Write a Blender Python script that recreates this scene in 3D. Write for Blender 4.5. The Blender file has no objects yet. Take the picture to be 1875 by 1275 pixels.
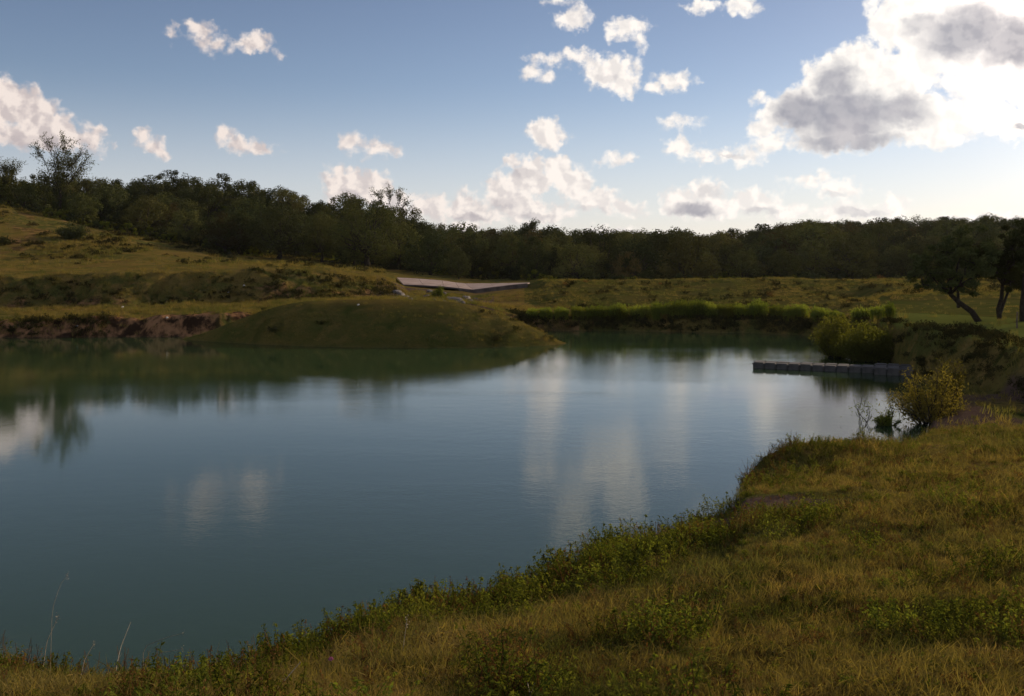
import bpy, math, random
import numpy as np
random.seed(7)
RS = np.random.RandomState(11)
S = bpy.context.scene
COL = S.collection

# ------------------------------------------------------------------ camera
H, F, HOR = 4.5, 1700.0, 488.0            # eye above the water, focal length and horizon in photo pixels
cam_d = bpy.data.cameras.new('camera')
cam = bpy.data.objects.new('camera', cam_d)
COL.objects.link(cam)
cam.location = (0, 0, H)
cam.rotation_euler = (math.pi / 2, 0, 0)
cam_d.sensor_width = 36.0
cam_d.lens = 36.0 * F / 1875.0
cam_d.shift_y = -(637.5 - HOR) / 1875.0
cam_d.clip_start = 0.1
cam_d.clip_end = 20000
S.camera = cam

# ------------------------------------------------------------------ light
SUN_AZ, SUN_EL = math.radians(53), math.radians(20)
EXPOSURE = 0.0
SKY_STRENGTH = 0.10
SUN_STRENGTH = 4.6
S.view_settings.view_transform = 'Standard'
S.view_settings.look = 'None'
S.view_settings.gamma = 1.0
S.view_settings.use_curve_mapping = False
S.view_settings.exposure = EXPOSURE
S.cycles.max_bounces = 6
S.cycles.diffuse_bounces = 2
S.cycles.glossy_bounces = 2
S.cycles.transmission_bounces = 3
S.cycles.caustics_reflective = False
S.cycles.caustics_refractive = False

sun_d = bpy.data.lights.new('sun', 'SUN')
sun_d.energy = SUN_STRENGTH
sun_d.angle = math.radians(0.6)
sun_d.color = (1.0, 0.80, 0.56)
sun = bpy.data.objects.new('sun', sun_d)
COL.objects.link(sun)
sun.rotation_euler = (math.pi / 2 - SUN_EL, 0, math.pi - SUN_AZ)

world = bpy.data.worlds.new('World')
S.world = world
world.use_nodes = True


class NT:
    """small helper that wires nodes"""
    def __init__(s, tree):
        s.t = tree

    def n(s, typ, ins=None, **props):
        nd = s.t.nodes.new(typ)
        for k, v in props.items():
            setattr(nd, k, v)
        for k, v in (ins or {}).items():
            sock = nd.inputs[k]
            if hasattr(v, 'node'):
                s.t.links.new(v, sock)
            else:
                sock.default_value = v
        return nd

    def m(s, op, a, b=None, c=None, clamp=False):
        ins = {0: a}
        if b is not None: ins[1] = b
        if c is not None: ins[2] = c
        return s.n('ShaderNodeMath', ins, operation=op, use_clamp=clamp).outputs[0]

    def vm(s, op, a, b=None, c=None):
        ins = {0: a}
        if b is not None: ins[1] = b
        if c is not None: ins[2] = c
        nd = s.n('ShaderNodeVectorMath', ins, operation=op)
        return nd.outputs['Value'] if op in ('LENGTH', 'DOT_PRODUCT', 'DISTANCE') else nd.outputs[0]

    def scale(s, a, f):
        nd = s.n('ShaderNodeVectorMath', {0: a}, operation='SCALE')
        if hasattr(f, 'node'): s.t.links.new(f, nd.inputs['Scale'])
        else: nd.inputs['Scale'].default_value = f
        return nd.outputs[0]

    def noise(s, vec, scale, detail=3.0, rough=0.5, color=False, dist=0.0):
        nd = s.n('ShaderNodeTexNoise', {'Vector': vec, 'Scale': scale, 'Detail': detail, 'Roughness': rough, 'Distortion': dist})
        return nd.outputs['Color' if color else 'Fac']

    def sstep(s, v, lo, hi, a=0.0, b=1.0):
        nd = s.n('ShaderNodeMapRange', interpolation_type='SMOOTHSTEP')
        for k, x in ((0, v), (1, lo), (2, hi), (3, a), (4, b)):
            if hasattr(x, 'node'): s.t.links.new(x, nd.inputs[k])
            else: nd.inputs[k].default_value = x
        return nd.outputs[0]

    def mix(s, f, a, b, blend='MIX'):
        nd = s.n('ShaderNodeMix', data_type='RGBA', blend_type=blend)
        for k, x in ((0, f), (6, a), (7, b)):
            if hasattr(x, 'node'): s.t.links.new(x, nd.inputs[k])
            else: nd.inputs[k].default_value = (tuple(x) + (1,) if k else x)
        return nd.outputs[2]


# ------------------------------------------------------------------ sky with cumulus clouds
CLOUDS = [  # px, py, rx, ry in photo pixels
    (8, 175, 26, 32), (28, 200, 38, 36), (58, 212, 44, 40), (92, 236, 48, 28), (50, 250, 80, 22), (128, 262, 52, 15), (166, 250, 23, 19), (-40, 200, 70, 70), (-110, 230, 70, 50),
    (262, 252, 12, 12), (277, 266, 15, 12), (295, 281, 12, 11),
    (362, 58, 18, 12), (388, 80, 19, 10), (312, 62, 7, 8), (512, 103, 7, 7), (435, 84, 18, 9), (466, 76, 24, 17),
    (408, 245, 14, 14), (430, 262, 24, 12), (466, 268, 26, 9),
    (643, 264, 22, 16), (692, 276, 30, 12),
    (614, 338, 22, 30), (645, 340, 33, 28), (688, 345, 31, 30), (728, 368, 31, 20), (785, 380, 46, 19), (850, 368, 22, 22), (862, 386, 51, 20),
    (908, 345, 18, 22), (922, 355, 29, 32), (945, 376, 42, 28), (985, 388, 40, 20), (938, 298, 13, 12), (975, 305, 29, 20), (1022, 312, 29, 28), (1052, 338, 37, 32), (1090, 368, 44, 20), (1148, 382, 28, 9), (975, 330, 40, 30), (900, 400, 55, 8), (1036, 393, 13, 5),
    (998, 245, 29, 26), (1022, 252, 15, 10), (1124, 430, 40, 14), (850, 415, 29, 12),
    (1048, 34, 26, 18), (1068, 22, 12, 9), (1024, 2, 12, 6), (1150, 52, 30, 17), (1173, 72, 9, 14), (1124, 58, 12, 10),
    (978, 132, 14, 12), (1000, 138, 14, 8), (1015, 110, 30, 7), (1052, 104, 28, 11), (1078, 118, 16, 14), (1115, 130, 44, 24), (1140, 158, 24, 20), (1165, 128, 8, 10),
    (1232, 150, 30, 14), (1200, 160, 13, 8), (1245, 226, 27, 10), (1130, 292, 22, 9),
    (1245, 268, 22, 13), (1288, 278, 18, 8), (1342, 285, 46, 12), (1405, 268, 26, 18), (1395, 240, 20, 14),
    (1425, 210, 34, 30), (1480, 200, 62, 46), (1520, 150, 52, 50), (1575, 110, 56, 32), (1600, 170, 90, 70), (1660, 210, 70, 48), (1540, 245, 110, 30), (1700, 225, 70, 44), (1660, 140, 60, 42), (1740, 235, 60, 26), (1800, 210, 70, 30), (1860, 230, 50, 24),
    (1390, 183, 9, 8), (1625, 55, 34, 40), (1690, 50, 70, 60), (1770, 60, 90, 76), (1850, 90, 90, 90), (1700, 110, 50, 30), (1790, 150, 70, 34), (1950, 120, 110, 90), (1940, 230, 60, 30), (1740, -30, 140, 60), (1595, 20, 10, 18),
    (1280, 12, 22, 12), (1362, 8, 24, 12), (1240, 368, 26, 22), (1290, 350, 30, 20), (1300, 378, 70, 22), (1375, 370, 44, 22), (1430, 386, 34, 14),
    (1482, 332, 30, 8), (1510, 326, 10, 14), (1532, 350, 32, 14), (1560, 392, 60, 14), (1635, 382, 28, 20), (1800, 398, 60, 9)]
GREYS = [(1470, 205, 60, 42, 1), (1545, 215, 100, 52, 1), (1530, 155, 44, 44, .9), (1640, 205, 70, 32, .9), (1550, 258, 100, 20, .9), (1770, 62, 90, 50, .9), (1850, 80, 70, 48, .9), (1690, 45, 44, 24, .6),
         (1272, 385, 44, 16, .9), (1300, 352, 22, 12, .5), (1385, 388, 36, 10, .45), (960, 318, 34, 14, .5), (925, 372, 34, 18, .5), (860, 398, 40, 8, .6), (975, 395, 40, 8, .5), (1080, 385, 40, 7, .4),
         (60, 262, 70, 14, .35), (1115, 140, 24, 9, .4), (1340, 285, 30, 5, .4), (1570, 392, 50, 8, .5), (1530, 360, 26, 6, .4), (1870, 232, 20, 8, .8), (640, 355, 28, 10, .3)]


def uv(px, py):
    dx, dz = (px - 937.5) / F, (HOR - py) / F
    az = math.atan(dx)
    return az * F, math.atan(dz / math.hypot(1, dx)) * F, math.cos(az)


def build_sky():
    t = world.node_tree
    t.nodes.clear()
    # group: height field of the clouds at a point (u, v) of the sky
    g = bpy.data.node_groups.new('cloud_field', 'ShaderNodeTree')
    g.interface.new_socket('P', in_out='INPUT', socket_type='NodeSocketVector')
    g.interface.new_socket('Dir', in_out='INPUT', socket_type='NodeSocketVector')
    g.interface.new_socket('Field', in_out='OUTPUT', socket_type='NodeSocketFloat')
    g.interface.new_socket('Slope', in_out='OUTPUT', socket_type='NodeSocketFloat')
    g.interface.new_socket('Warped', in_out='OUTPUT', socket_type='NodeSocketVector')
    G = NT(g)
    gi = g.nodes.new('NodeGroupInput'); go = g.nodes.new('NodeGroupOutput')
    P = gi.outputs['P']
    w1 = G.scale(G.vm('SUBTRACT', G.noise(P, 1 / 42, 3, .55, True), (.5, .5, .5)), 38)
    w2 = G.scale(G.vm('SUBTRACT', G.noise(P, 1 / 9, 3, .6, True), (.5, .5, .5)), 11)
    Q = G.vm('ADD', G.vm('ADD', P, w1), w2)
    Q = G.vm('MULTIPLY', Q, (1, 1, 0))
    D = None
    for px, py, rx, ry in CLOUDS:
        u, v, c = uv(px, py)
        rx = rx * c * c; ry = ry * c
        r = min(rx, ry)
        l = G.vm('LENGTH', G.vm('MULTIPLY_ADD', Q, (1 / rx, 1 / ry, 0), (-u / rx, -v / ry, 0)))
        d = G.m('MULTIPLY_ADD', l, -r, r)
        D = d if D is None else G.m('SMOOTH_MAX', D, d, 7.0)
    # the same kind of fair-weather cumulus goes on all round, outside the part of the sky that is laid out above
    Dv = gi.outputs['Dir']
    sx = G.n('ShaderNodeSeparateXYZ', {0: P}).outputs
    out = G.m('MAXIMUM', G.m('SUBTRACT', G.m('ABSOLUTE', G.m('SUBTRACT', sx[0], 60)), 1010), G.m('SUBTRACT', sx[1], 560))
    dome = G.vm('DIVIDE', Dv, G.n('ShaderNodeCombineXYZ', {0: G.m('ADD', G.m('ABSOLUTE', G.n('ShaderNodeSeparateXYZ', {0: Dv}).outputs[2]), .22),
                                                            1: G.m('ADD', G.m('ABSOLUTE', G.n('ShaderNodeSeparateXYZ', {0: Dv}).outputs[2]), .22), 2: 1.0}).outputs[0])
    bg = G.m('MULTIPLY', G.m('SUBTRACT', G.noise(dome, 2.1, 4, .5), .585), 420)
    bg = G.m('MINIMUM', bg, G.m('MULTIPLY', out, 0.5))
    D = G.m('MAXIMUM', D, bg)
    P2 = G.vm('ADD', P, G.scale(G.vm('NORMALIZE', G.vm('ADD', (0, 500, 0), G.vm('SUBTRACT', (SUN_AZ * F, SUN_EL * F, 0), P))), 10.0))

    def billow(a, q):
        v1 = G.n('ShaderNodeTexVoronoi', {'Vector': q, 'Scale': 1 / 19, 'Smoothness': .6}, feature='SMOOTH_F1', distance='EUCLIDEAN').outputs['Distance']
        nz = G.noise(a, 1 / 15, 4, .62)
        return G.m('ADD', G.m('MULTIPLY', G.m('SUBTRACT', .45, v1), 15), G.m('MULTIPLY', G.m('SUBTRACT', nz, .47), 22))
    def broad(a, q):
        v1 = G.n('ShaderNodeTexVoronoi', {'Vector': q, 'Scale': 1 / 27, 'Smoothness': .8}, feature='SMOOTH_F1', distance='EUCLIDEAN').outputs['Distance']
        return G.m('ADD', G.m('MULTIPLY', v1, -17), G.m('MULTIPLY', G.noise(a, 1 / 30, 3, .5), 34))
    b = billow(P, Q)
    b2 = broad(P2, G.vm('ADD', Q, G.vm('SUBTRACT', P2, P)))
    g.links.new(G.m('SUBTRACT', broad(P, Q), b2), go.inputs['Slope'])
    g.links.new(G.m('ADD', D, b), go.inputs['Field'])
    g.links.new(Q, go.inputs['Warped'])

    W = NT(t)
    tc = t.nodes.new('ShaderNodeTexCoord')
    d = W.vm('NORMALIZE', tc.outputs['Generated'])
    s = W.n('ShaderNodeSeparateXYZ', {0: d}).outputs
    u = W.m('MULTIPLY', W.m('ARCTAN2', s[0], s[1]), F)
    v = W.m('MULTIPLY', W.m('ARCSINE', s[2]), F)
    P = W.n('ShaderNodeCombineXYZ', {0: u, 1: v, 2: 0.0}).outputs[0]
    sky = W.n('ShaderNodeTexSky', sky_type='NISHITA', sun_disc=False, sun_elevation=SUN_EL, sun_rotation=SUN_AZ, altitude=300, air_density=1.0, dust_density=.5, ozone_density=1.5)
    g0 = W.n('ShaderNodeGroup', node_tree=g)
    t.links.new(P, g0.inputs['P']); t.links.new(d, g0.inputs['Dir'])
    f0 = g0.outputs['Field']
    dens = W.sstep(f0, -9.0, 7.0)
    lit = W.sstep(g0.outputs['Slope'], -5.5, 4.0)
    grey = None
    for px, py, rx, ry, a in GREYS:
        uu, vv, c = uv(px, py)
        l = W.vm('LENGTH', W.vm('MULTIPLY_ADD', g0.outputs['Warped'], (1 / (rx * c * c), 1 / (ry * c), 0), (-uu / (rx * c * c), -vv / (ry * c), 0)))
        k = W.m('MULTIPLY', W.sstep(l, 1.3, .45), a)
        grey = k if grey is None else W.m('MAXIMUM', grey, k)
    cosa = W.vm('DOT_PRODUCT', d, (math.sin(SUN_AZ) * math.cos(SUN_EL), math.cos(SUN_AZ) * math.cos(SUN_EL), math.sin(SUN_EL)))
    near = W.sstep(cosa, .85, .98)
    near2 = W.sstep(cosa, .30, .93)
    low = W.m('MULTIPLY', W.m('SUBTRACT', 1.0, lit), W.m('MULTIPLY_ADD', near2, -.36, .55))
    shade_amt = W.m('MULTIPLY_ADD', W.m('SUBTRACT', 1.0, grey), low, W.m('MULTIPLY', grey, W.m('MULTIPLY_ADD', lit, -.12, 1.0)), clamp=True)
    k = 1.0 / SKY_STRENGTH
    white = W.mix(near2, (.90 * k, .79 * k, .73 * k), (1.12 * k, 1.07 * k, 1.0 * k))
    white = W.mix(near, white, (2.2 * k, 1.95 * k, 1.8 * k))
    shade = W.mix(near2, (.38 * k, .33 * k, .36 * k), (.36 * k, .37 * k, .43 * k))
    shade = W.mix(near, shade, (.42 * k, .38 * k, .41 * k))
    shade = W.mix(W.sstep(W.noise(P, 1 / 70, 3, .5), .42, .75, 0, .5), shade, (.62 * k, .58 * k, .60 * k))
    ccol = W.mix(shade_amt, white, shade)
    # pale band of far haze low over the hills, a blue a little deeper up to the left as in the photograph
    el = s[2]
    skyc = W.mix(W.sstep(el, .20, .01, 0, .48), sky.outputs[0], (.84 * k, .84 * k, .84 * k))
    skyc = W.mix(1.0, skyc, W.mix(W.sstep(el, .08, .42), (1.04, .985, 1.05), (.83, .75, .80)), 'MULTIPLY')
    skyc = W.mix(W.sstep(cosa, .86, 1.0, 0, .5), skyc, (1.3 * k, 1.27 * k, 1.2 * k))
    dens = W.m('MULTIPLY', dens, W.sstep(el, -.01, .02))
    out = W.mix(dens, skyc, ccol)
    bgd = W.n('ShaderNodeBackground', {'Color': out, 'Strength': SKY_STRENGTH})
    o = W.n('ShaderNodeOutputWorld')
    t.links.new(bgd.outputs[0], o.inputs['Surface'])
    world.cycles.sampling_method = 'NONE'


build_sky()


# ------------------------------------------------------------------ helpers
def tag(o, label=None, cat=None, group=None, kind=None):
    if label: o['label'] = label
    if cat: o['category'] = cat
    if group: o['group'] = group
    if kind: o['kind'] = kind
    return o


def link(o, parent=None):
    COL.objects.link(o)
    if parent: o.parent = parent
    return o


def empty(name, loc=(0, 0, 0), rz=0.0):
    o = bpy.data.objects.new(name, None)
    o.empty_display_size = .3
    o.location = loc
    o.rotation_euler = (0, 0, rz)
    return link(o)


def mesh_np(name, V, quads=None, tris=None, mats=(), attrs=None, smooth=False):
    """mesh from numpy arrays; attrs = {name: per-vertex float array}"""
    me = bpy.data.meshes.new(name)
    V = np.asarray(V, dtype=np.float32)
    q = np.zeros((0, 4), np.int32) if quads is None else np.asarray(quads, np.int32)
    t3 = np.zeros((0, 3), np.int32) if tris is None else np.asarray(tris, np.int32)
    me.vertices.add(len(V)); me.vertices.foreach_set('co', V.ravel())
    nl = q.size + t3.size
    me.loops.add(nl)
    me.loops.foreach_set('vertex_index', np.concatenate([q.ravel(), t3.ravel()]))
    npoly = len(q) + len(t3)
    me.polygons.add(npoly)
    st = np.concatenate([np.arange(len(q)) * 4, q.size + np.arange(len(t3)) * 3]).astype(np.int32)
    me.polygons.foreach_set('loop_start', st)
    me.polygons.foreach_set('loop_total', np.concatenate([np.full(len(q), 4), np.full(len(t3), 3)]).astype(np.int32))
    me.polygons.foreach_set('use_smooth', np.full(npoly, bool(smooth)))
    for k, a in (attrs or {}).items():
        at = me.attributes.new(k, 'FLOAT', 'POINT')
        at.data.foreach_set('value', np.asarray(a, np.float32))
    for m in mats: me.materials.append(m)
    me.update(calc_edges=True)
    me.validate()
    return me


def ob(name, me, parent=None, loc=None):
    o = bpy.data.objects.new(name, me)
    if loc is not None: o.location = loc
    return link(o, parent)


# value noise, vectorised
def _h(ix, iy, s):
    n = (ix.astype(np.int64) * 374761393 + iy.astype(np.int64) * 668265263 + s * 974634777) & 0x7fffffff
    n = ((n ^ (n >> 13)) * 1274126177) & 0x7fffffff
    return ((n ^ (n >> 16)) & 0xffff) / 65535.0


def vnoise(x, y, s=0):
    x = np.asarray(x, float); y = np.asarray(y, float)
    ix, iy = np.floor(x), np.floor(y)
    fx, fy = x - ix, y - iy
    fx = fx * fx * (3 - 2 * fx); fy = fy * fy * (3 - 2 * fy)
    a, b = _h(ix, iy, s), _h(ix + 1, iy, s)
    c, d = _h(ix, iy + 1, s), _h(ix + 1, iy + 1, s)
    return (a + (b - a) * fx) * (1 - fy) + (c + (d - c) * fx) * fy - .5


def fbm(x, y, s=0, o=4):
    r, a = 0, 1.0
    for i in range(o):
        r = r + a * vnoise(x, y, s + i * 17)
        x = np.asarray(x) * 2.03 + 3.1; y = np.asarray(y) * 2.03 + 1.7; a *= .5
    return r


def sm(x, a, b):
    t = np.clip((x - a) / (b - a), 0, 1)
    return t * t * (3 - 2 * t)


# ------------------------------------------------------------------ the lie of the land
def Zp(Y, py): return H - (py - HOR) * Y / F


def P_(Y, py): return (Y, Zp(Y, py))


RIDGE_PX = [-800, 0, 170, 400, 470, 540, 600, 680, 750, 800, 850, 960, 1100, 1200, 1300, 1400, 1480, 1560, 1700, 1875, 2600]
RIDGE_PY = [262, 326, 319, 319, 330, 345, 352, 363, 386, 408, 427, 431, 438, 440, 436, 430, 414, 409, 407, 404, 385]
RIDGE_Y = [168, 168, 170, 172, 172, 172, 172, 176, 186, 205, 270, 290, 290, 280, 270, 260, 250, 245, 240, 235, 220]
TREE_H = 6.2


def ridge(px):
    Y = np.interp(px, RIDGE_PX, RIDGE_Y)
    return Y, H - (np.interp(px, RIDGE_PX, RIDGE_PY) - HOR) * Y / F - TREE_H


def near(y1, z1, y2): return [(0, 2.9), (4.8, 2.2), (y1, z1), (y2, 0), (y2 + 2.5, -1.2)]


DAMZ = 3.3
dam_tail = [P_(86, 512.5), (89, 3.27), (104, 1.6)]
ST = {  # photo column: height profile from the camera's feet outwards
    -800: near(6.2, 1.0, 7.0) + [(55, -1.2), (58, 0), (59.2, 1.1), (68, Zp(68, 565)), (71, Zp(71, 502)), P_(92, 470), P_(128, 300), P_(150, 330)],
    0: near(8.6, .75, 9.5) + [(55, -1.2), (58.8, 0), P_(59.9, 588), P_(69.6, 567), P_(73, 502), P_(96, 478), P_(128, 379), P_(150, 395)],
    200: near(8.0, .85, 8.9) + [(55, -1.2), (58.8, 0), P_(59.9, 583), P_(69.8, 561), P_(73.5, 499), P_(96, 475), P_(124, 424), P_(147, 415)],
    400: near(8.1, .8, 9.0) + [(56, -1.2), (59.8, 0), P_(60.8, 576), P_(71.4, 556), P_(75, 496), P_(95, 483), P_(117, 469), P_(144, 440)],
    470: near(8.3, .8, 9.2) + [(57.5, -1.2), (61, 0), P_(62, 573), P_(72.2, 553), P_(76, 492), P_(95, 484), P_(119, 475), P_(145, 446)],
    600: near(8.8, .75, 9.6) + [(58.5, -1.2), (61.5, 0), P_(64, 552), P_(71, 549), P_(79, 493), P_(97, 489), P_(122, 484), P_(147, 458)],
    700: near(9.6, .75, 10.4) + [(58.5, -1.2), (61.5, 0), P_(64, 550), P_(74, 544), P_(84, 506), P_(101, 500), P_(123, 495), P_(148, 472)],
    742: near(10.0, .75, 10.8) + [(59, -1.2), (62, 0), P_(64.5, 550), P_(74, 548), P_(84.6, 526), P_(94.5, 510), P_(121, 500), P_(150, 482)],
    865: near(10.2, .72, 11.0) + [(62, -1.2), (64, 0), P_(65.5, 557), P_(75, 554), P_(84.4, 538), P_(94.5, 521), P_(118, 512), P_(158, 496)],
    964: near(10.7, .7, 11.5) + [(62, -1.2), (65, 0), P_(66.2, 583), P_(72, 563), P_(85, 527), P_(94.5, 520), P_(120, 512), P_(170, 498)],
    1000: near(10.9, .7, 11.8) + [(62, -1.2), (65, 0), P_(66.2, 585), P_(70, 573), P_(79, 535)] + [P_(86, 514), (90, 3.2), (110, 1.8)],
    1130: near(12.1, .68, 13.1) + [(62, -1.2), (64.5, 0), P_(65.6, 585), P_(68, 577), P_(77, 540)] + dam_tail,
    1200: near(12.9, .6, 13.9) + [(61.5, -1.2), (64, 0), P_(65.2, 585), P_(67.6, 577), P_(77, 540)] + dam_tail,
    1345: near(14.7, .6, 15.5) + [(60.5, -1.2), (63, 0), P_(64.2, 586), P_(66.8, 578), P_(77, 541)] + dam_tail,
    1365: near(16.8, .62, 17.6) + [(60, -1.2), (62.8, 0), P_(64, 586), P_(66.6, 578), P_(77, 541)] + dam_tail,
    1500: near(19.2, .5, 20.2) + [(57, -1.2), (60, 0), P_(61.3, 588), P_(64, 580), P_(77, 541)] + dam_tail,
    1575: near(20.6, .45, 21.8) + [(50, -1.0), (53.5, 0), P_(55, 590), P_(58, 580), P_(77, 542)] + dam_tail,
    1640: near(21.0, .42, 22.6) + [(39, -1.0), (42.5, 0), P_(44.2, 594), (49, 1.92), (58, 1.9)] + dam_tail,
    1683: [(0, 2.9), (4.8, 2.2), (21.2, .45), (23.6, 0), (25.2, -.5), (34, -.5), (37.5, 0), P_(40, 603), (46, 2.0), (58, 1.95)] + dam_tail,
    1708: [(0, 2.9), (4.8, 2.2), (21.2, .55), (23.6, .3), (26, .2), (32, .2), (36, .3), P_(38.6, 606), (45, 2.0), (58, 2.0)] + dam_tail,
    1760: [(0, 2.9), (4.8, 2.2), (21.2, .62), (23, .45), (25.5, .38), (29, .36), (33, .4), P_(35.8, 613), (44, 2.05), (58, 2.0)] + dam_tail,
    1875: [(0, 2.9), (4.8, 2.2), (21.0, .75), (22, .5), (24, .4), (26, .38), (28.2, .42), P_(30.6, 640), (38, 2.1), (56, 2.1)] + dam_tail,
    2200: [(0, 2.9), (4.8, 2.3), (12, 1.7), (14, 1.5), (16, 1.4), (18, 1.4), (20, 1.5), (23, 2.1), (32, 2.2), (56, 2.3)] + dam_tail,
    2600: [(0, 2.9), (4.8, 2.5), (8, 2.2), (10, 2.1), (12, 2.1), (14, 2.1), (18, 2.1), (22, 2.3), (32, 2.4), (56, 2.5)] + dam_tail,
}
SPX = np.array(sorted(ST), float)
TY = np.array([[p[0] for p in ST[int(k)]] for k in SPX]); TZ = np.array([[p[1] for p in ST[int(k)]] for k in SPX])

# the grassy mound that runs out into the pond
MS_PX = [330, 365, 400, 435, 470, 500, 530, 570, 620, 700, 780, 830, 870, 905, 930, 955, 980, 1005, 1030, 1050]
MS_PY = [622, 612, 600, 586, 573, 563, 556, 551, 549, 548, 550, 553, 560, 569, 578, 589, 601, 614, 626, 632]
MF_PX = [325, 400, 470, 560, 700, 820, 930, 1000, 1050]
MF_Y = [57.0, 55.2, 53.6, 52.3, 51.3, 51.2, 51.6, 52.6, 54.0]


def mound(px, Y):
    yf = np.interp(px, MF_PX, MF_Y) + 0.16 * fbm(px / 45., Y * 0 + 2, 5, 3)
    depth = np.interp(px, [325, 420, 600, 900, 1050], [.7, 2.3, 4.3, 4.0, .6])
    yc = yf + depth
    zc = H - (np.interp(px, MS_PX, MS_PY) - HOR) * yc / F
    zc = np.where((px < 330) | (px > 1050), -2, zc)
    t = (Y - yf) / depth
    front = np.where(t < 0, t * 1.0, zc * (1 - (1 - np.clip(t, 0, 1)) ** 1.8))
    back = zc - np.clip(Y - yc, 0, None) * np.interp(px, [325, 480, 600, 850, 930, 1050], [1.2, .75, .12, .12, .35, .6])
    z = np.where(Y < yc, front, back)
    ok = (px > 325) & (px < 1052) & (Y > yf - 3) & (Y < yc + np.where(px < 520, 2.5, 14))
    return np.where(ok, z, -9.0)


def coords(x, y):
    a = np.arctan2(x, y)
    r = np.hypot(x, y)
    ac = np.clip(a, -math.radians(45.6), math.radians(44.4))
    return F * np.tan(ac) + 937.5, r * np.cos(ac), a, r


def height(x, y, extra=False):
    x = np.asarray(x, float); y = np.asarray(y, float)
    px, Y, a, r = coords(x, y)
    # uneven edges: shift the profile a little
    far = sm(Y, 30, 50)
    Yn = Y + far * (.7 * fbm(x / 3.2, y / 40., 3, 3)) * sm(220 - Y, 0, 100) + (1 - far) * .45 * fbm(x / 1.6, y / 1.6, 9, 3) * sm(Y, 5, 8)
    pxn = px + 6 * fbm(Y / 6., px / 90., 21, 3) * sm(Y, 12, 40)
    K = TY.shape[1]
    ys = [np.interp(pxn, SPX, TY[:, k]) for k in range(K)]
    zs = [np.interp(pxn, SPX, TZ[:, k]) for k in range(K)]
    ry, rz = ridge(pxn)
    ys += [ry, ry + 90, ry + 3000]
    zs += [rz, rz - 14, rz * 0 - 20]
    z = zs[0] * 1.0
    seg = np.zeros(z.shape)
    for k in range(len(ys) - 1):
        t = np.clip((Yn - ys[k]) / (ys[k + 1] - ys[k]), 0, 1)
        if k in (2, 6): t = t ** .8
        if k in (8, 9): t = t * .6 + .4 * t * t * (3 - 2 * t)
        z = np.where(Yn >= ys[k], zs[k] + (zs[k + 1] - zs[k]) * t, z)
        seg = np.where(Yn >= ys[k], k + t, seg)
    m = mound(px + 2 * fbm(Y, px / 20., 31, 2), Y)
    ismound = m > z
    z = np.maximum(z, m)
    # gullies in the escarpment left of the spillway and in the red bank below
    esc = np.clip(1 - np.abs(seg - 8.5) * 1.7, 0, 1) * sm(760 - px, 0, 250)
    w = x / 1.9 - Y / 3.0 + 1.2 * vnoise(x / 6, Y / 9, 4)
    rid = 1 - np.abs(2 * vnoise(w, x * 0.02 + Y / 14., 77)) * 2
    z = z - esc * (1.5 * np.clip(rid, 0, 1) ** 2 + .9 * (fbm(x / 1.6, Y / 2., 41, 4))) * (~ismound)
    bank = np.clip(1 - np.abs(seg - 6.55) * 1.3, 0, 1) * sm(520 - px, 0, 60) * (~ismound)
    z = z + bank * (.8 * fbm(x / .9, Y / 1.5, 43, 3) - .1)
    # general unevenness
    land = sm(z, .05, .6)
    land = land * np.where(ismound, .35, 1.0)
    z = z + land * (.10 * fbm(x / 2.2, y / 2.2, 51, 4) + .05 * fbm(x / .5, y / .5, 53, 3) * sm(60 - r, 0, 30)) * sm(r, 1.5, 4)
    z = z + land * sm(r, 58, 75) * .25 * fbm(x / 5, y / 5, 55, 4)
    # low knolls on the near bank
    for (cx, cy, rx_, ry_, hh) in ((4.9, 17.9, 2.0, .9, .33), (6.6, 18.6, 1.8, .8, .22), (1.6, 12.3, 1.4, .8, .16), (8.7, 21.2, 1.8, .8, .15), (2.6, 10.5, 1.6, .6, .10), (9.5, 17.0, 2.6, .7, .12)):
        z = z + hh * np.exp(-((x - cx) / rx_) ** 2 - ((y - cy) / ry_) ** 2) * land
    z = z - .28 * sm(px, 722, 734) * sm(972 - px, 0, 12) * sm(Y, 85.9, 86.5) * sm(97.5 - Y, 0, 2.0) * 1.4
    # behind the photographer: a plain field
    back = sm(np.abs(a), math.radians(62), math.radians(95))
    back = back * sm(r, 1, 6)
    plain = 2.9 + .4 * fbm(x / 20, y / 20, 61, 3) + sm(r, 60, 200) * 4
    z = z * (1 - back) + plain * back
    if extra: return z, seg + 0 * z, ismound & (m > -.5), px, Y
    return z


def hz(x, y): return float(height(np.array([x]), np.array([y]))[0])


def at(px, Y): return ((px - 937.5) / F * Y, Y)


# ------------------------------------------------------------------ materials
def mat(name):
    m = bpy.data.materials.new(name)
    m.use_nodes = True
    m.node_tree.nodes.clear()
    T = NT(m.node_tree)
    out = T.n('ShaderNodeOutputMaterial')
    return m, T, out


def grass_colour(T, pos, gold=1.0):
    """patchy late summer grass; colour follows the place, not the light"""
    n1 = T.noise(pos, .22, 4, .6)
    n2 = T.noise(pos, 1.1, 4, .6)
    n3 = T.noise(pos, .6, 3, .6, dist=1.0)
    n4 = T.noise(pos, 4.2, 4, .7)
    c = T.mix(T.sstep(n1, .40, .60), (.115, .118, .032), (.205, .155, .046))
    c = T.mix(T.sstep(n2, .48, .66, 0, .8), c, (.28 * gold, .190 * gold, .064))
    c = T.mix(T.sstep(n3, .54, .68, 0, .85), c, (.040, .058, .013))
    c = T.mix(T.sstep(n4, .56, .70, 0, .85), c, (.085, .048, .026))
    c = T.mix(T.sstep(n4, .44, .30, 0, .7), c, (.032, .040, .013))
    return c


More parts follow.
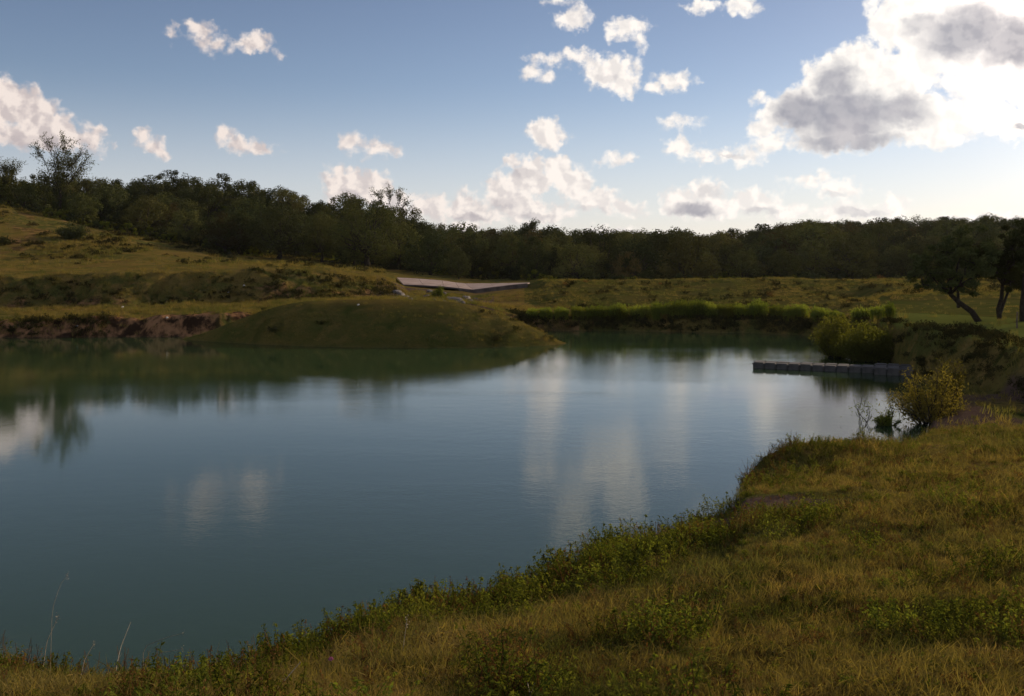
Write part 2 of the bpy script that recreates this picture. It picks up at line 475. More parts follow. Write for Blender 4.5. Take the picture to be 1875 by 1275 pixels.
def leaf_material(name, colour, colour2, trans=.3, by_place=False, rough=.6):
    m, T, out = mat(name)
    geo = T.n('ShaderNodeNewGeometry')
    tint = T.n('ShaderNodeAttribute', attribute_name='tint').outputs['Fac']
    oi = T.n('ShaderNodeObjectInfo').outputs['Random']
    if by_place:
        c = grass_colour(T, geo.outputs['Position'])
        c = T.mix(T.sstep(tint, .45, 1.1, 0, .8), c, colour2)
    else:
        c = T.mix(tint, colour, colour2)
        c = T.mix(T.m('MULTIPLY', oi, .35), c, tuple(k * f for k, f in zip(colour2, (1.25, .9, .9))))
        vary = T.m('MULTIPLY_ADD', T.m('FRACT', T.m('MULTIPLY', oi, 7.31)), .95, .65)
        c = T.mix(1.0, c, T.n('ShaderNodeCombineColor', {0: vary, 1: vary, 2: vary}).outputs[0], 'MULTIPLY')
    bright = T.m('MULTIPLY_ADD', T.noise(geo.outputs['Position'], 1.5, 3, .6), *((1.3, .52) if by_place else (.9, .48)))
    c = T.mix(1.0, c, T.n('ShaderNodeCombineColor', {0: bright, 1: bright, 2: bright}).outputs[0], 'MULTIPLY')
    d = T.n('ShaderNodeBsdfDiffuse', {'Color': c, 'Roughness': .3})
    tr = T.n('ShaderNodeBsdfTranslucent', {'Color': T.mix(1.0, c, (1.5, 1.5, .7), 'MULTIPLY')})
    mx = T.n('ShaderNodeMixShader', {0: trans, 1: d.outputs[0], 2: tr.outputs[0]})
    m.node_tree.links.new(mx.outputs[0], out.inputs[0])
    return m


def plain_material(name, c1, c2, scale=8, rough=.8, bump=.3, spec=.3):
    m, T, out = mat(name)
    tc = T.n('ShaderNodeTexCoord').outputs['Object']
    n = T.noise(tc, scale, 5, .6)
    c = T.mix(T.sstep(n, .3, .7), c1, c2)
    b = T.n('ShaderNodeBump', {'Height': T.noise(tc, scale * 3, 4, .6), 'Strength': bump, 'Distance': .03})
    d = T.n('ShaderNodeBsdfPrincipled', {'Base Color': c, 'Roughness': rough, 'Specular IOR Level': spec, 'Normal': b.outputs[0]})
    m.node_tree.links.new(d.outputs[0], out.inputs[0])
    return m


def ground_material():
    m, T, out = mat('ground')
    pos = T.n('ShaderNodeNewGeometry').outputs['Position']
    A = lambda n: T.n('ShaderNodeAttribute', attribute_name=n).outputs['Fac']
    c = grass_colour(T, pos)
    fine = T.noise(pos, 9, 5, .7)
    c = T.mix(1.0, c, T.mix(fine, (.5, .5, .45), (1.25, 1.22, 1.15)), 'MULTIPLY')
    lawn = T.mix(T.sstep(T.noise(pos, .45, 5, .65), .38, .62), (.190, .130, .032), (.110, .100, .024))
    lawn = T.mix(A('green'), lawn, T.mix(T.noise(pos, .7, 5, .65), (.210, .215, .048), (.135, .160, .034)))
    c = T.mix(A('lawn'), c, lawn)
    gold = T.mix(T.sstep(T.noise(pos, .5, 5, .65), .38, .62), (.260, .165, .045), (.160, .095, .034))
    c = T.mix(A('gold'), c, gold)
    even = T.mix(T.sstep(T.noise(T.vm('MULTIPLY', pos, (.5, 1.6, 2.)), .5, 5, .65), .36, .64), (.070, .080, .018), (.125, .100, .026))
    c = T.mix(A('even'), c, even)
    red = T.mix(T.sstep(T.noise(T.vm('MULTIPLY', pos, (1, 1, .4)), 1.3, 5, .65), .42, .62), (.050, .028, .016), (.40, .21, .10))
    c = T.mix(A('red'), c, red)
    soil = T.mix(T.noise(pos, 3.5, 5, .7), (.055, .038, .029), (.19, .125, .095))
    c = T.mix(A('soil'), c, soil)
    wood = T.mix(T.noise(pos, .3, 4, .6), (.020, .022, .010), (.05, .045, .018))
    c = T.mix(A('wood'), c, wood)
    hgt = T.m('ADD', T.noise(pos, 3.5, 5, .7), T.m('MULTIPLY', T.noise(pos, 18, 3, .6), .35))
    b = T.n('ShaderNodeBump', {'Height': hgt, 'Strength': .9, 'Distance': .16})
    d = T.n('ShaderNodeBsdfDiffuse', {'Color': c, 'Roughness': .6, 'Normal': b.outputs[0]})
    m.node_tree.links.new(d.outputs[0], out.inputs[0])
    return m


def water_material():
    m, T, out = mat('pond_water')
    pos = T.n('ShaderNodeNewGeometry').outputs['Position']
    st = T.vm('MULTIPLY', pos, (.85, 1.0, 1.0))
    r1 = T.noise(st, 12.0, 3, .6)
    r2 = T.noise(st, 2.6, 3, .5)
    r3 = T.noise(T.vm('MULTIPLY', pos, (.45, 1, 1)), .55, 2, .5)
    calm = T.sstep(T.noise(T.vm('MULTIPLY', pos, (.30, .9, 1)), .13, 3, .5, dist=.6), .42, .64, .6, 1.35)
    shelter = T.sstep(T.n('ShaderNodeSeparateXYZ', {0: pos}).outputs[0], -13, 2, .42, 1.0)
    calm = T.m('MULTIPLY', calm, shelter)
    h = T.m('ADD', T.m('MULTIPLY', r1, .42), T.m('ADD', T.m('MULTIPLY', r2, .52), T.m('MULTIPLY', r3, .35)))
    b = T.n('ShaderNodeBump', {'Height': T.m('MULTIPLY', h, calm), 'Strength': 1.0, 'Distance': .0050})
    depth = T.noise(pos, .08, 3, .5)
    c = T.mix(depth, (.024, .046, .017), (.032, .058, .025))
    d = T.n('ShaderNodeBsdfPrincipled', {'Base Color': c, 'Roughness': .025, 'IOR': 1.333, 'Normal': b.outputs[0]})
    m.node_tree.links.new(d.outputs[0], out.inputs[0])
    return m


M = {}
M['ground'] = ground_material()
M['water'] = water_material()
M['oak'] = leaf_material('oak_leaves', (.042, .058, .017), (.105, .105, .034), .10)
M['oak_dark'] = leaf_material('dark_oak_leaves', (.026, .038, .014), (.070, .080, .028), .08)
M['cedar'] = leaf_material('cedar_leaves', (.022, .034, .014), (.040, .048, .018), .12)
M['autumn'] = leaf_material('turning_leaves', (.050, .046, .018), (.078, .062, .024), .12)
M['willow'] = leaf_material('willow_leaves', (.105, .120, .024), (.185, .185, .038), .42)
M['olive'] = leaf_material('olive_leaves', (.060, .062, .016), (.15, .12, .028), .35)
M['reed'] = leaf_material('reed_leaves', (.085, .125, .022), (.165, .20, .038), .40)
M['weed'] = leaf_material('weed_leaves', (.060, .090, .016), (.135, .145, .025), .38)
M['redweed'] = leaf_material('reddish_weed_leaves', (.10, .050, .022), (.17, .10, .035), .3)
M['grass'] = leaf_material('grass_blades', (.1, .1, .02), (.125, .095, .038), .3, True)
M['bankweed'] = leaf_material('bank_weed_leaves', (.028, .036, .012), (.060, .052, .018), .12)
M['straw'] = plain_material('dry_straw', (.26, .20, .13), (.40, .34, .25), 30, .7, .1)
M['bark'] = plain_material('bark', (.022, .017, .013), (.050, .040, .031), 6, .9, .6, .1)
M['rock'] = plain_material('limestone', (.085, .075, .068), (.24, .21, .19), 1.6, .9, .6, .2)
M['whiterock'] = plain_material('white_limestone', (.55, .52, .48), (.75, .72, .66), 3, .9, .4, .2)
M['concrete'] = plain_material('concrete', (.23, .165, .14), (.37, .28, .25), .9, .85, .15, .2)
M['concrete_shaded'] = plain_material('shaded_concrete', (.07, .055, .048), (.15, .12, .10), 1.5, .9, .3, .2)
M['float'] = plain_material('grey_float_plastic', (.050, .046, .044), (.115, .105, .098), 2.2, .75, .08, .3)
M['palestraw'] = plain_material('pale_straw', (.42, .35, .25), (.58, .52, .42), 30, .7, .1)
M['pink'] = plain_material('pink_petals', (.45, .10, .25), (.60, .20, .38), 20, .6, .1)
M['post'] = plain_material('weathered_post', (.10, .075, .055), (.18, .14, .10), 5, .9, .3, .1)


# ------------------------------------------------------------------ ground sheet
def build_ground():
    azi = np.radians(np.concatenate([np.arange(-180, -34, 2.0), np.arange(-34, 34, .075), np.arange(34, 180, 2.0)]))
    rr = [0.35]
    while rr[-1] < 3000:
        r = rr[-1]
        st = r * .012
        if 50 < r < 84: st = .22
        elif 84 <= r < 105: st = .5
        elif r >= 105: st = r * .02
        elif 4 < r < 26: st = max(.05, r * .008)
        rr.append(r + max(st, .04))
    rr = np.array(rr)
    A, R = np.meshgrid(azi, rr)
    cap = np.clip(np.abs(np.degrees(A)), 0, 33)
    Rr = R / np.cos(np.radians(cap))
    x, y = Rr * np.sin(A), Rr * np.cos(A)
    z, seg, ism, px, Y = height(x, y, True)
    nr, na = x.shape
    V = np.stack([x, y, z], -1).reshape(-1, 3)
    idx = np.arange(nr * na).reshape(nr, na)
    nx = np.roll(idx, -1, 1)
    q = np.stack([idx[:-1], nx[:-1], nx[1:], idx[1:]], -1).reshape(-1, 4)[:, ::-1]
    V = np.vstack([V, [[0, 0, 2.9]]])
    c = len(V) - 1
    t3 = np.stack([idx[0], np.full(na, c), nx[0]], -1)[:, ::-1]
    n1 = fbm(x / 3, y / 3, 71, 4); n2 = fbm(x / .8, y / .8, 73, 4)
    inview = (np.abs(np.degrees(A)) < 60)
    # bare reddish bank at the left water edge and at the foot of the escarpment
    red = ((seg > 5.7) & (seg < 7.12) & ~ism) * sm(560 - px, 0, 60) * sm(n1 * 1.1 + .75 * sm(px, 150, 330), .05, .35)
    red = np.maximum(red, ((seg > 7.75) & (seg < 8.35) & (px < 260)) * sm(n1 + .25, .1, .4) * .8)
    red = np.maximum(red, ((seg > 7.2) & (seg < 8.4) & (px > 420) & (px < 745) & ~ism) * sm(n1 + .12, .05, .35) * .7)
    red = np.maximum(red, ((seg > 9.9) & (seg < 11) & (px < 170)) * sm(n1, .12, .35) * .6)
    red = np.maximum(red, ((seg > 5.8) & (seg < 6.9) & (px > 880) & (px < 1060) & ~ism) * .6)
    gold = ism * sm(z + .5 * n2, 1.7, 2.3) * sm(px, 500, 620) * .75  # sunlit gold of the mound's crest put into the ground colour
    gold = np.maximum(gold, ism * sm(px, 930, 1030) * .6)
    gold = np.maximum(gold, ((seg > 6.9) & (seg < 9.6) & (px > 840) & (px < 1120) & ~ism) * sm(n1 + .3, 0, .4) * .7)
    gold = np.maximum(gold, ((seg > 9) & (seg < 11.2) & (px < 500)) * sm(n1, -.1, .3) * .45)
    gold = np.maximum(gold, np.exp(-((x - 8.0) / 1.6) ** 2 - ((y - 16.2) / .35) ** 2))
    soil = ((seg > 6.9) & (seg < 9) & (px > 690) & (px < 905) & ~ism) * sm(n1 + .2, .0, .3)
    soil = np.maximum(soil, ((Y > 21.8) & (Y < 30) & (px > 1690)) * sm(n1 + .45, .1, .3) * sm(1.2 - z, 0, .4) * inview)
    spot = np.exp(-((x - 2.9) / 1.7) ** 2 - ((y - 12.7) / .85) ** 2) * 1.7 + n2 * .5
    soil = np.maximum(soil, sm(spot, .40, .8))
    soil = np.maximum(soil, .25 * sm(.06 - z, 0, .14))
    lawn = ((seg > 9) & (seg < 10.6) & (px < 760) & ~ism) * .7
    lawn = np.maximum(lawn, ((seg > 7.3) & (seg < 7.9) & (px < 700) & ~ism) * .85)
    lawn = np.maximum(lawn, ((seg > 7) & (seg < 9.15) & (px > 1610)) * 1.0)
    green = sm(px, 1560, 1620)
    even = np.maximum(ism * .55, ((seg > 8.2) & (seg < 10.5) & (px > 960)) * .8)
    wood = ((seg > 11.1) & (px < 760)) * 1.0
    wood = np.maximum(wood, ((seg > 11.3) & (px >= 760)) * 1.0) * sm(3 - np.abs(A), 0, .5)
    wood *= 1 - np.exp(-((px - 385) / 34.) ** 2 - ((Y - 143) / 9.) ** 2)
    at_ = {k: np.append(np.asarray(v, float).reshape(-1), 0.0) for k, v in dict(red=red, gold=gold, soil=soil, lawn=lawn, wood=wood, green=green, even=even).items()}
    me = mesh_np('ground', V, q, t3, [M['ground']], at_, True)
    o = ob('ground', me)
    tag(o, kind='structure')
    return o


build_ground()


def build_water():
    # a sheet shaped like the pond's basin: its edge lies under the banks
    n = 40
    xs = np.linspace(-130, 24, n); ys = np.linspace(3, 72, 24)
    X, Y = np.meshgrid(xs, ys)
    V = np.stack([X, Y, X * 0], -1).reshape(-1, 3)
    idx = np.arange(V.shape[0]).reshape(24, n)
    q = np.stack([idx[:-1, :-1], idx[:-1, 1:], idx[1:, 1:], idx[1:, :-1]], -1).reshape(-1, 4)
    tag(ob('pond_water', mesh_np('pond_water', V, q, None, [M['water']], None, True)), kind='structure')


build_water()


# ------------------------------------------------------------------ plants: mesh makers
def rnd(n, a=0., b=1.): return RS.uniform(a, b, n)


def unit(v): return v / np.maximum(np.linalg.norm(v, axis=-1, keepdims=True), 1e-6)


def leaf_quads(C, N, L, Wd, up=None):
    """one diamond leaf per centre; returns verts, quads"""
    n = len(C)
    N = unit(N)
    ref = unit(RS.normal(size=(n, 3)))
    T1 = unit(np.cross(N, ref)); B = np.cross(N, T1)
    L = np.broadcast_to(L, n)[:, None]; Wd = np.broadcast_to(Wd, n)[:, None]
    V = np.stack([C - T1 * L * .5, C + B * Wd * .5 + N * L * .08, C + T1 * L * .5, C - B * Wd * .5 + N * L * .08], 1).reshape(-1, 3)
    return V, np.arange(n * 4).reshape(n, 4)


def tube(path, rad, seg=6):
    path = np.asarray(path, float); rad = np.asarray(rad, float)
    V = []
    d = np.gradient(path, axis=0)
    for p, dd, r in zip(path, d, rad):
        dd = dd / (np.linalg.norm(dd) + 1e-9)
        a = np.cross(dd, (0.31, .95, .05)); a /= np.linalg.norm(a) + 1e-9
        b = np.cross(dd, a)
        for k in range(seg):
            th = 2 * math.pi * k / seg
            V.append(p + r * (math.cos(th) * a + math.sin(th) * b))
    Q = []
    for i in range(len(path) - 1):
        for k in range(seg):
            Q.append((i * seg + k, i * seg + (k + 1) % seg, (i + 1) * seg + (k + 1) % seg, (i + 1) * seg + k))
    return np.array(V), np.array(Q, int).reshape(-1, 4)


def merge(parts):
    V, Q, off = [], [], 0
    for v, q in parts:
        V.append(v); Q.append(q + off); off += len(v)
    return np.vstack(V), np.vstack(Q)


def limb(p0, p1, r0, r1, n=6, wob=.12, seg=6):
    t = np.linspace(0, 1, n)[:, None]
    p0 = np.array(p0, float); p1 = np.array(p1, float)
    L = np.linalg.norm(p1 - p0)
    w = RS.normal(size=(n, 3)) * L * wob * np.sin(t * math.pi)
    w[:, 2] *= .4
    return tube(p0 + (p1 - p0) * t + w, (r0 + (r1 - r0) * t[:, 0]), seg)


def make_tree(h=7.5, w=8.0, base=.22, n_cl=46, per=80, leaf=.34, matl='oak', lean=(0, 0), shape='oak', trunk_r=.28, sparse=0., gap=0.):
    """returns (trunk mesh, crown mesh); crown = leaf clusters spread on limbs"""
    lean = np.array([lean[0], lean[1], 0.])
    top = np.array([0, 0, h])
    parts = []
    fork = np.array([0, 0, h * base * 1.3]) + lean * .5
    parts.append(limb((0, 0, -.3), fork, trunk_r * 1.25, trunk_r * .8, 7, .03, 8))
    cl = []
    for i in range(n_cl):
        for _ in range(40):
            a = rnd(1, 0, 2 * math.pi)[0]
            zz = rnd(1)[0]
            if shape == 'oak':
                prof = math.sqrt(max(0, 1 - abs((zz - .34) / (.68 if zz > .34 else .5)) ** 2.3))
            elif shape == 'cedar':
                prof = (1 - zz) ** .7 * .95 + .06
            else:
                prof = math.sqrt(max(0, 1 - ((zz - .5) / .52) ** 2))
            rr = math.sqrt(rnd(1, .12, 1)[0]) * prof * w / 2 * rnd(1, .80, 1.1)[0]
            c = np.array([rr * math.cos(a), rr * math.sin(a), h * (base + (1 - base) * zz * .96)]) + lean
            if gap and math.sin(a * 2 + zz * 5) > 1 - gap: continue
            break
        cl.append(c)
    cl = np.array(cl)
    for c in cl[::3]:
        parts.append(limb(fork + (c - fork) * 0.0, c, trunk_r * .38, .025, 5, .10, 4))
    tv, tq = merge(parts)
    C, N, tint = [], [], []
    for c in cl:
        k = int(per * rnd(1, .55, 1.25)[0])
        rad = w * .135 * rnd(1, .65, 1.25)[0]
        d = unit(RS.normal(size=(k, 3)))
        rr = rad * (rnd(k, .35, 1.) ** .5)[:, None]
        C.append(c + d * rr * np.array([1.0, 1.0, .9]))
        oc = c - np.array([lean[0], lean[1], h * .45]); oc = oc / (np.linalg.norm(oc) + 1e-6)
        N.append(d + oc * .35 + RS.normal(size=(k, 3)) * .33)
        tint.append(np.full(k, rnd(1, 0, .75)[0]) + rnd(k, 0, .25))
    C = np.vstack(C); N = np.vstack(N); tint = np.concatenate(tint)
    V, q = leaf_quads(C, N, leaf * rnd(len(C), .7, 1.3), leaf * .62)
    return mesh_np('trunk', tv, tq, None, [M['bark']], None, True), mesh_np('crown', V, q, None, [M[matl]], {'tint': np.repeat(tint, 4)})


def plant_tree(name, pr, px_or_x, Y, s=1.0, rz=None, label=None, cat='tree', group=None, sx=1.0, world_xy=False, dz=0.0):
    x = px_or_x if world_xy else at(px_or_x, Y)[0]
    e = empty(name, (x, Y, hz(x, Y) - .05 + dz), random.uniform(0, 6.28) if rz is None else rz)
    e.scale = (s * sx, s * sx, s)
    ob('trunk', pr[0], e); ob('crown', pr[1], e)
    tag(e, label, cat, group)
    return e


PROT = [make_tree(7.0, 8.0, .14, 74, 74, .32, 'oak', trunk_r=.26), make_tree(7.2, 7.0, .12, 66, 74, .32, 'oak', trunk_r=.24),
        make_tree(6.6, 8.6, .13, 78, 72, .32, 'oak_dark', trunk_r=.28), make_tree(7.6, 6.6, .10, 62, 76, .32, 'oak_dark', trunk_r=.24, shape='round'),
        make_tree(6.8, 6.4, .12, 48, 60, .28, 'autumn', trunk_r=.2), make_tree(7.0, 4.6, .06, 44, 70, .26, 'cedar', trunk_r=.16, shape='cedar'),
        make_tree(6.4, 7.6, .12, 58, 72, .30, 'oak', trunk_r=.24, gap=.3)]
BIG = make_tree(8.6, 10.2, .16, 130, 85, .26, 'oak_dark', trunk_r=.36)
BIG2 = make_tree(10.0, 11.5, .17, 120, 80, .28, 'oak', trunk_r=.4, gap=.3)

# trees one can pick out at the edge of the meadow: photo column, distance, height, width factor
ordinal = ['first', 'second', 'third', 'fourth', 'fifth', 'sixth', 'seventh', 'eighth', 'ninth', 'tenth', 'eleventh', 'twelfth', 'thirteenth', 'fourteenth', 'fifteenth', 'sixteenth']
NAMED = [  # px, Y, proto, natural h, top py, sx, label
    (512, 122, BIG, 8.6, 378, 1.05, 'big rounded dark oak alone at the left meadow edge, its right side lit'),
    (412, 119, PROT[4], 6.8, 390, 1.1, 'brownish oak left of the big rounded oak at the meadow edge'),
    (590, 124, BIG2, 10.0, 392, .72, 'dark oak with short thick trunk, just right of the big rounded oak'),
    (672, 121, BIG2, 10.0, 368, .98, 'tallest spreading oak at the meadow edge, left of the concrete slab'),
    (730, 127, PROT[0], 7.0, 408, 1.0, 'green oak between the tallest meadow oak and the concrete slab'),
    (788, 118, PROT[2], 6.6, 430, 1.0, 'low wide dark oak behind the left end of the concrete slab'),
    (840, 112, PROT[3], 7.6, 456, .95, 'small narrow dark oak behind the middle of the concrete slab'),
    (905, 150, PROT[6], 6.4, 440, 1.1, 'pale grey green oak behind the right end of the concrete slab'),
    (972, 160, PROT[3], 7.6, 408, .62, 'tall narrow tree standing above the distant wood right of the slab'),
    (1030, 140, PROT[0], 7.0, 448, 1.0, 'oak close behind the left end of the dam crest'),
    (1165, 118, PROT[2], 6.6, 444, 1.0, 'large dark oak close behind the grass dam, nearest to its middle'),
    (1290, 125, PROT[1], 7.2, 462, 1.0, 'small rounded oak behind the dam, right of the large dark one'),
    (1375, 120, PROT[6], 6.4, 476, 1.3, 'low light green bushy tree just behind the dam crest'),
]
for px, Y, pr, hn, top, sx, lab in NAMED:
    x = at(px, Y)[0]
    hh = Zp(Y, top) - hz(x, Y)
    plant_tree('oak_tree', pr, px, Y, hh / hn, None, lab, 'tree', 'oaks along the meadow and dam', sx)

# the wood on the hills, trees set out one by one; the ones that show largest stay individuals
cand = []
taken = [(at(n[0], n[1])[0], n[1]) for n in NAMED]
grid = {}


def free(x, y, dmin):
    kx, ky = int(x // 8), int(y // 8)
    for i in range(kx - 1, kx + 2):
        for j in range(ky - 1, ky + 2):
            for (a, b) in grid.get((i, j), ()):
                if (a - x) ** 2 + (b - y) ** 2 < dmin * dmin: return False
    grid.setdefault((kx, ky), []).append((x, y))
    return True


for p in taken: free(p[0], p[1], 0)
for _ in range(26000):
    px = random.uniform(-420, 2350)
    Y = math.sqrt(random.uniform(105 ** 2, 330 ** 2))
    foot = float(np.interp(px, [-800, 0, 100, 200, 300, 400, 520, 600, 700, 760, 900, 1000, 2400], [131, 131, 129, 127, 124, 121, 127, 127, 128, 128, 122, 112, 112]))
    if Y < foot: continue
    ry = float(np.interp(px, RIDGE_PX, RIDGE_Y))
    if Y > ry + 22: continue
    if abs(px - 385) < 36 and 134 < Y < 154: continue
    if 480 < px < 720 and Y < 138 and random.random() < .6: continue
    x = at(px, Y)[0]
    if free(x, Y, (4.3 if px < 800 else 4.9) + (1.0 if Y > 200 else 0)): cand.append((px, x, Y, foot))
cand.sort(key=lambda c: c[2])
N_IND = 268
inv = [c for c in cand if -20 < c[0] < 1895]
ind = inv[:N_IND]
inds = set(id(c) for c in ind)
rest = [c for c in cand if id(c) not in inds]


def pick(px):
    r = random.random()
    if px < 760: w_ = [(.24, 0), (.18, 1), (.24, 2), (.14, 3), (.05, 4), (.10, 5), (.05, 6)]
    else: w_ = [(.20, 0), (.16, 1), (.14, 2), (.12, 3), (.20, 4), (.05, 5), (.13, 6)]
    for p, k in w_:
        r -= p
        if r <= 0: return k
    return 0


KIND = {0: ('wide dark green oak', 'oak_tree'), 1: ('rounded dark green oak', 'oak_tree'), 2: ('wide almost black oak', 'oak_tree'), 3: ('tall almost black oak', 'oak_tree'),
        4: ('rusty brown oak', 'oak_tree'), 5: ('narrow pointed cedar', 'cedar_tree'), 6: ('ragged dark green oak', 'oak_tree')}
ZONES = [(90, 'left of the tall scraggy tree'), (190, 'around the tall scraggy tree'), (300, 'above the bare left hillside'), (450, 'by the small hillside clearing'), (590, 'behind the big rounded oak'),
         (750, 'behind the tallest meadow oak'), (930, 'behind the concrete slab'), (1060, 'around the crooked treetop'), (1250, 'behind the middle of the dam'), (1480, 'behind the thickest reeds'), (1660, 'above the large yellow green bush'), (3000, 'above the leaning oak')]
SHORT = {0: 'wide green oak', 1: 'rounded green oak', 2: 'wide blackish oak', 3: 'tall blackish oak', 4: 'brown oak', 5: 'pointed cedar', 6: 'ragged oak'}
made = {}
for px, x, Y, foot in ind:
    k = pick(px)
    s = random.uniform(.72, 1.08) * (.85 if Y < foot + 12 else 1) * (.88 if px < 800 else 1)
    zone = next(z for lim, z in ZONES if px < lim)
    row = 'front row' if Y < foot + 16 else ('skyline' if Y > float(np.interp(px, RIDGE_PX, RIDGE_Y)) - 22 else 'mid slope')
    o = plant_tree(KIND[k][1], PROT[k], x, Y, s, None, 'x', 'tree', SHORT[k] + 's of the wooded hills', random.uniform(.9, 1.12), True)
    made.setdefault((row, SHORT[k], zone), []).append((px, o))
for (row, kind, zone), lst in made.items():
    lst.sort(key=lambda p: p[0])
    for i, (px, o) in enumerate(lst):
        n_ = len(lst)
        which = '' if n_ == 1 else ('left one of two: ' if (n_ == 2 and i == 0) else ('right one of two: ' if n_ == 2 else ordinal[min(i, 15)] + ' from the left: '))
        o['label'] = '%s%s, %s %s' % (which, kind, row, zone)


# ------------------------------------------------------------------ scattering for what nobody could count
def scatter(name, pts, rots, scl, idx, protos, label=None, cat=None):
    """one object whose geometry nodes set out copies of the small prototype meshes on its points"""
    pc = bpy.data.collections.new(name + '_kinds')
    for i, (me) in enumerate(protos):
        o = bpy.data.objects.new('%s_kind_%02d' % (name, i), me)
        pc.objects.link(o)
    me = bpy.data.meshes.new(name)
    n = len(pts)
    me.vertices.add(n); me.vertices.foreach_set('co', np.asarray(pts, np.float32).ravel())
    a = me.attributes.new('rot', 'FLOAT_VECTOR', 'POINT'); a.data.foreach_set('vector', np.asarray(rots, np.float32).ravel())
    a = me.attributes.new('scl', 'FLOAT_VECTOR', 'POINT'); a.data.foreach_set('vector', np.asarray(scl, np.float32).ravel())
    a = me.attributes.new('pick', 'INT', 'POINT'); a.data.foreach_set('value', np.asarray(idx, np.int32))
    o = ob(name, me)
    g = bpy.data.node_groups.new(name + '_scatter', 'GeometryNodeTree')
    g.interface.new_socket('Geometry', in_out='INPUT', socket_type='NodeSocketGeometry')
    g.interface.new_socket('Geometry', in_out='OUTPUT', socket_type='NodeSocketGeometry')
    gi = g.nodes.new('NodeGroupInput'); go = g.nodes.new('NodeGroupOutput')
    ci = g.nodes.new('GeometryNodeCollectionInfo'); ci.inputs[0].default_value = pc
    ci.inputs['Separate Children'].default_value = True; ci.inputs['Reset Children'].default_value = True
    ip = g.nodes.new('GeometryNodeInstanceOnPoints'); ip.inputs['Pick Instance'].default_value = True

    def attr(nm, typ):
        nd = g.nodes.new('GeometryNodeInputNamedAttribute'); nd.data_type = typ; nd.inputs[0].default_value = nm
        return nd.outputs[0]
    g.links.new(gi.outputs[0], ip.inputs['Points'])
    g.links.new(ci.outputs[0], ip.inputs['Instance'])
    g.links.new(attr('pick', 'INT'), ip.inputs['Instance Index'])
    e2r = g.nodes.new('FunctionNodeEulerToRotation')
    g.links.new(attr('rot', 'FLOAT_VECTOR'), e2r.inputs[0])
    g.links.new(e2r.outputs[0], ip.inputs['Rotation'])
    g.links.new(attr('scl', 'FLOAT_VECTOR'), ip.inputs['Scale'])
    g.links.new(ip.outputs[0], go.inputs[0])
    md = o.modifiers.new('scatter', 'NODES'); md.node_group = g
    tag(o, label, cat, None, 'stuff')
    return o


def join_two(a, b):
    """trunk and crown prototypes in one mesh for the far wood"""
    va = np.empty(len(a.vertices) * 3, np.float32); a.vertices.foreach_get('co', va)
    vb = np.empty(len(b.vertices) * 3, np.float32); b.vertices.foreach_get('co', vb)
    qa = np.empty(len(a.loops), np.int32); a.loops.foreach_get('vertex_index', qa)
    qb = np.empty(len(b.loops), np.int32); b.loops.foreach_get('vertex_index', qb)
    ta = np.zeros(len(a.vertices)); tb = np.empty(len(b.vertices), np.float32); b.attributes['tint'].data.foreach_get('value', tb)
    me = mesh_np('tree', np.concatenate([va, vb]).reshape(-1, 3), np.concatenate([qa, qb + len(a.vertices)]).reshape(-1, 4), None, [a.materials[0], b.materials[0]], {'tint': np.concatenate([ta, tb])})
    me.polygons.foreach_set('material_index', np.concatenate([np.zeros(len(qa) // 4, np.int32), np.ones(len(qb) // 4, np.int32)]))
    return me


ra = np.array([[c[1], c[2]] for c in rest])
rz_ = height(ra[:, 0], ra[:, 1]) - .05
nn = len(ra)
s_ = rnd(nn, .78, 1.12) * np.array([.88 if c[0] < 800 else 1 for c in rest])
scatter('distant_wood', np.column_stack([ra, rz_]), np.column_stack([np.zeros(nn), np.zeros(nn), rnd(nn, 0, 6.28)]), np.column_stack([s_, s_, s_ * rnd(nn, .9, 1.05)]),
        [pick(c[0]) for c in rest], [join_two(*p) for p in PROT], 'dense dark wood covering the hills on the skyline', 'wood')

# undergrowth between the trees at the wood's edge
shrub = [make_tree(1.7, 2.8, .0, 16, 60, .20, 'oak_dark', trunk_r=.05), make_tree(1.3, 2.2, .0, 14, 60, .18, 'weed', trunk_r=.04)]
pp = []
for _ in range(2600):
    px = random.uniform(-300, 2200)
    foot = float(np.interp(px, [-800, 0, 100, 200, 300, 400, 520, 600, 700, 760, 900, 1000, 2400], [131, 131, 129, 127, 124, 121, 127, 127, 128, 128, 122, 108, 108]))
    Y = foot + random.uniform(-2, 60) ** 1.0
    if 480 < px < 760 and random.random() < .5: continue
    pp.append((at(px, Y)[0], Y))
pp = np.array(pp); nn = len(pp); s_ = rnd(nn, .5, 1.2)
scatter('undergrowth', np.column_stack([pp, height(pp[:, 0], pp[:, 1]) - .1]), np.column_stack([np.zeros(nn), np.zeros(nn), rnd(nn, 0, 6.28)]), np.column_stack([s_, s_, s_]),
        RS.randint(0, 2, nn), [join_two(*p) for p in shrub], 'dark brushy undergrowth along the foot of the wooded hills', 'undergrowth')

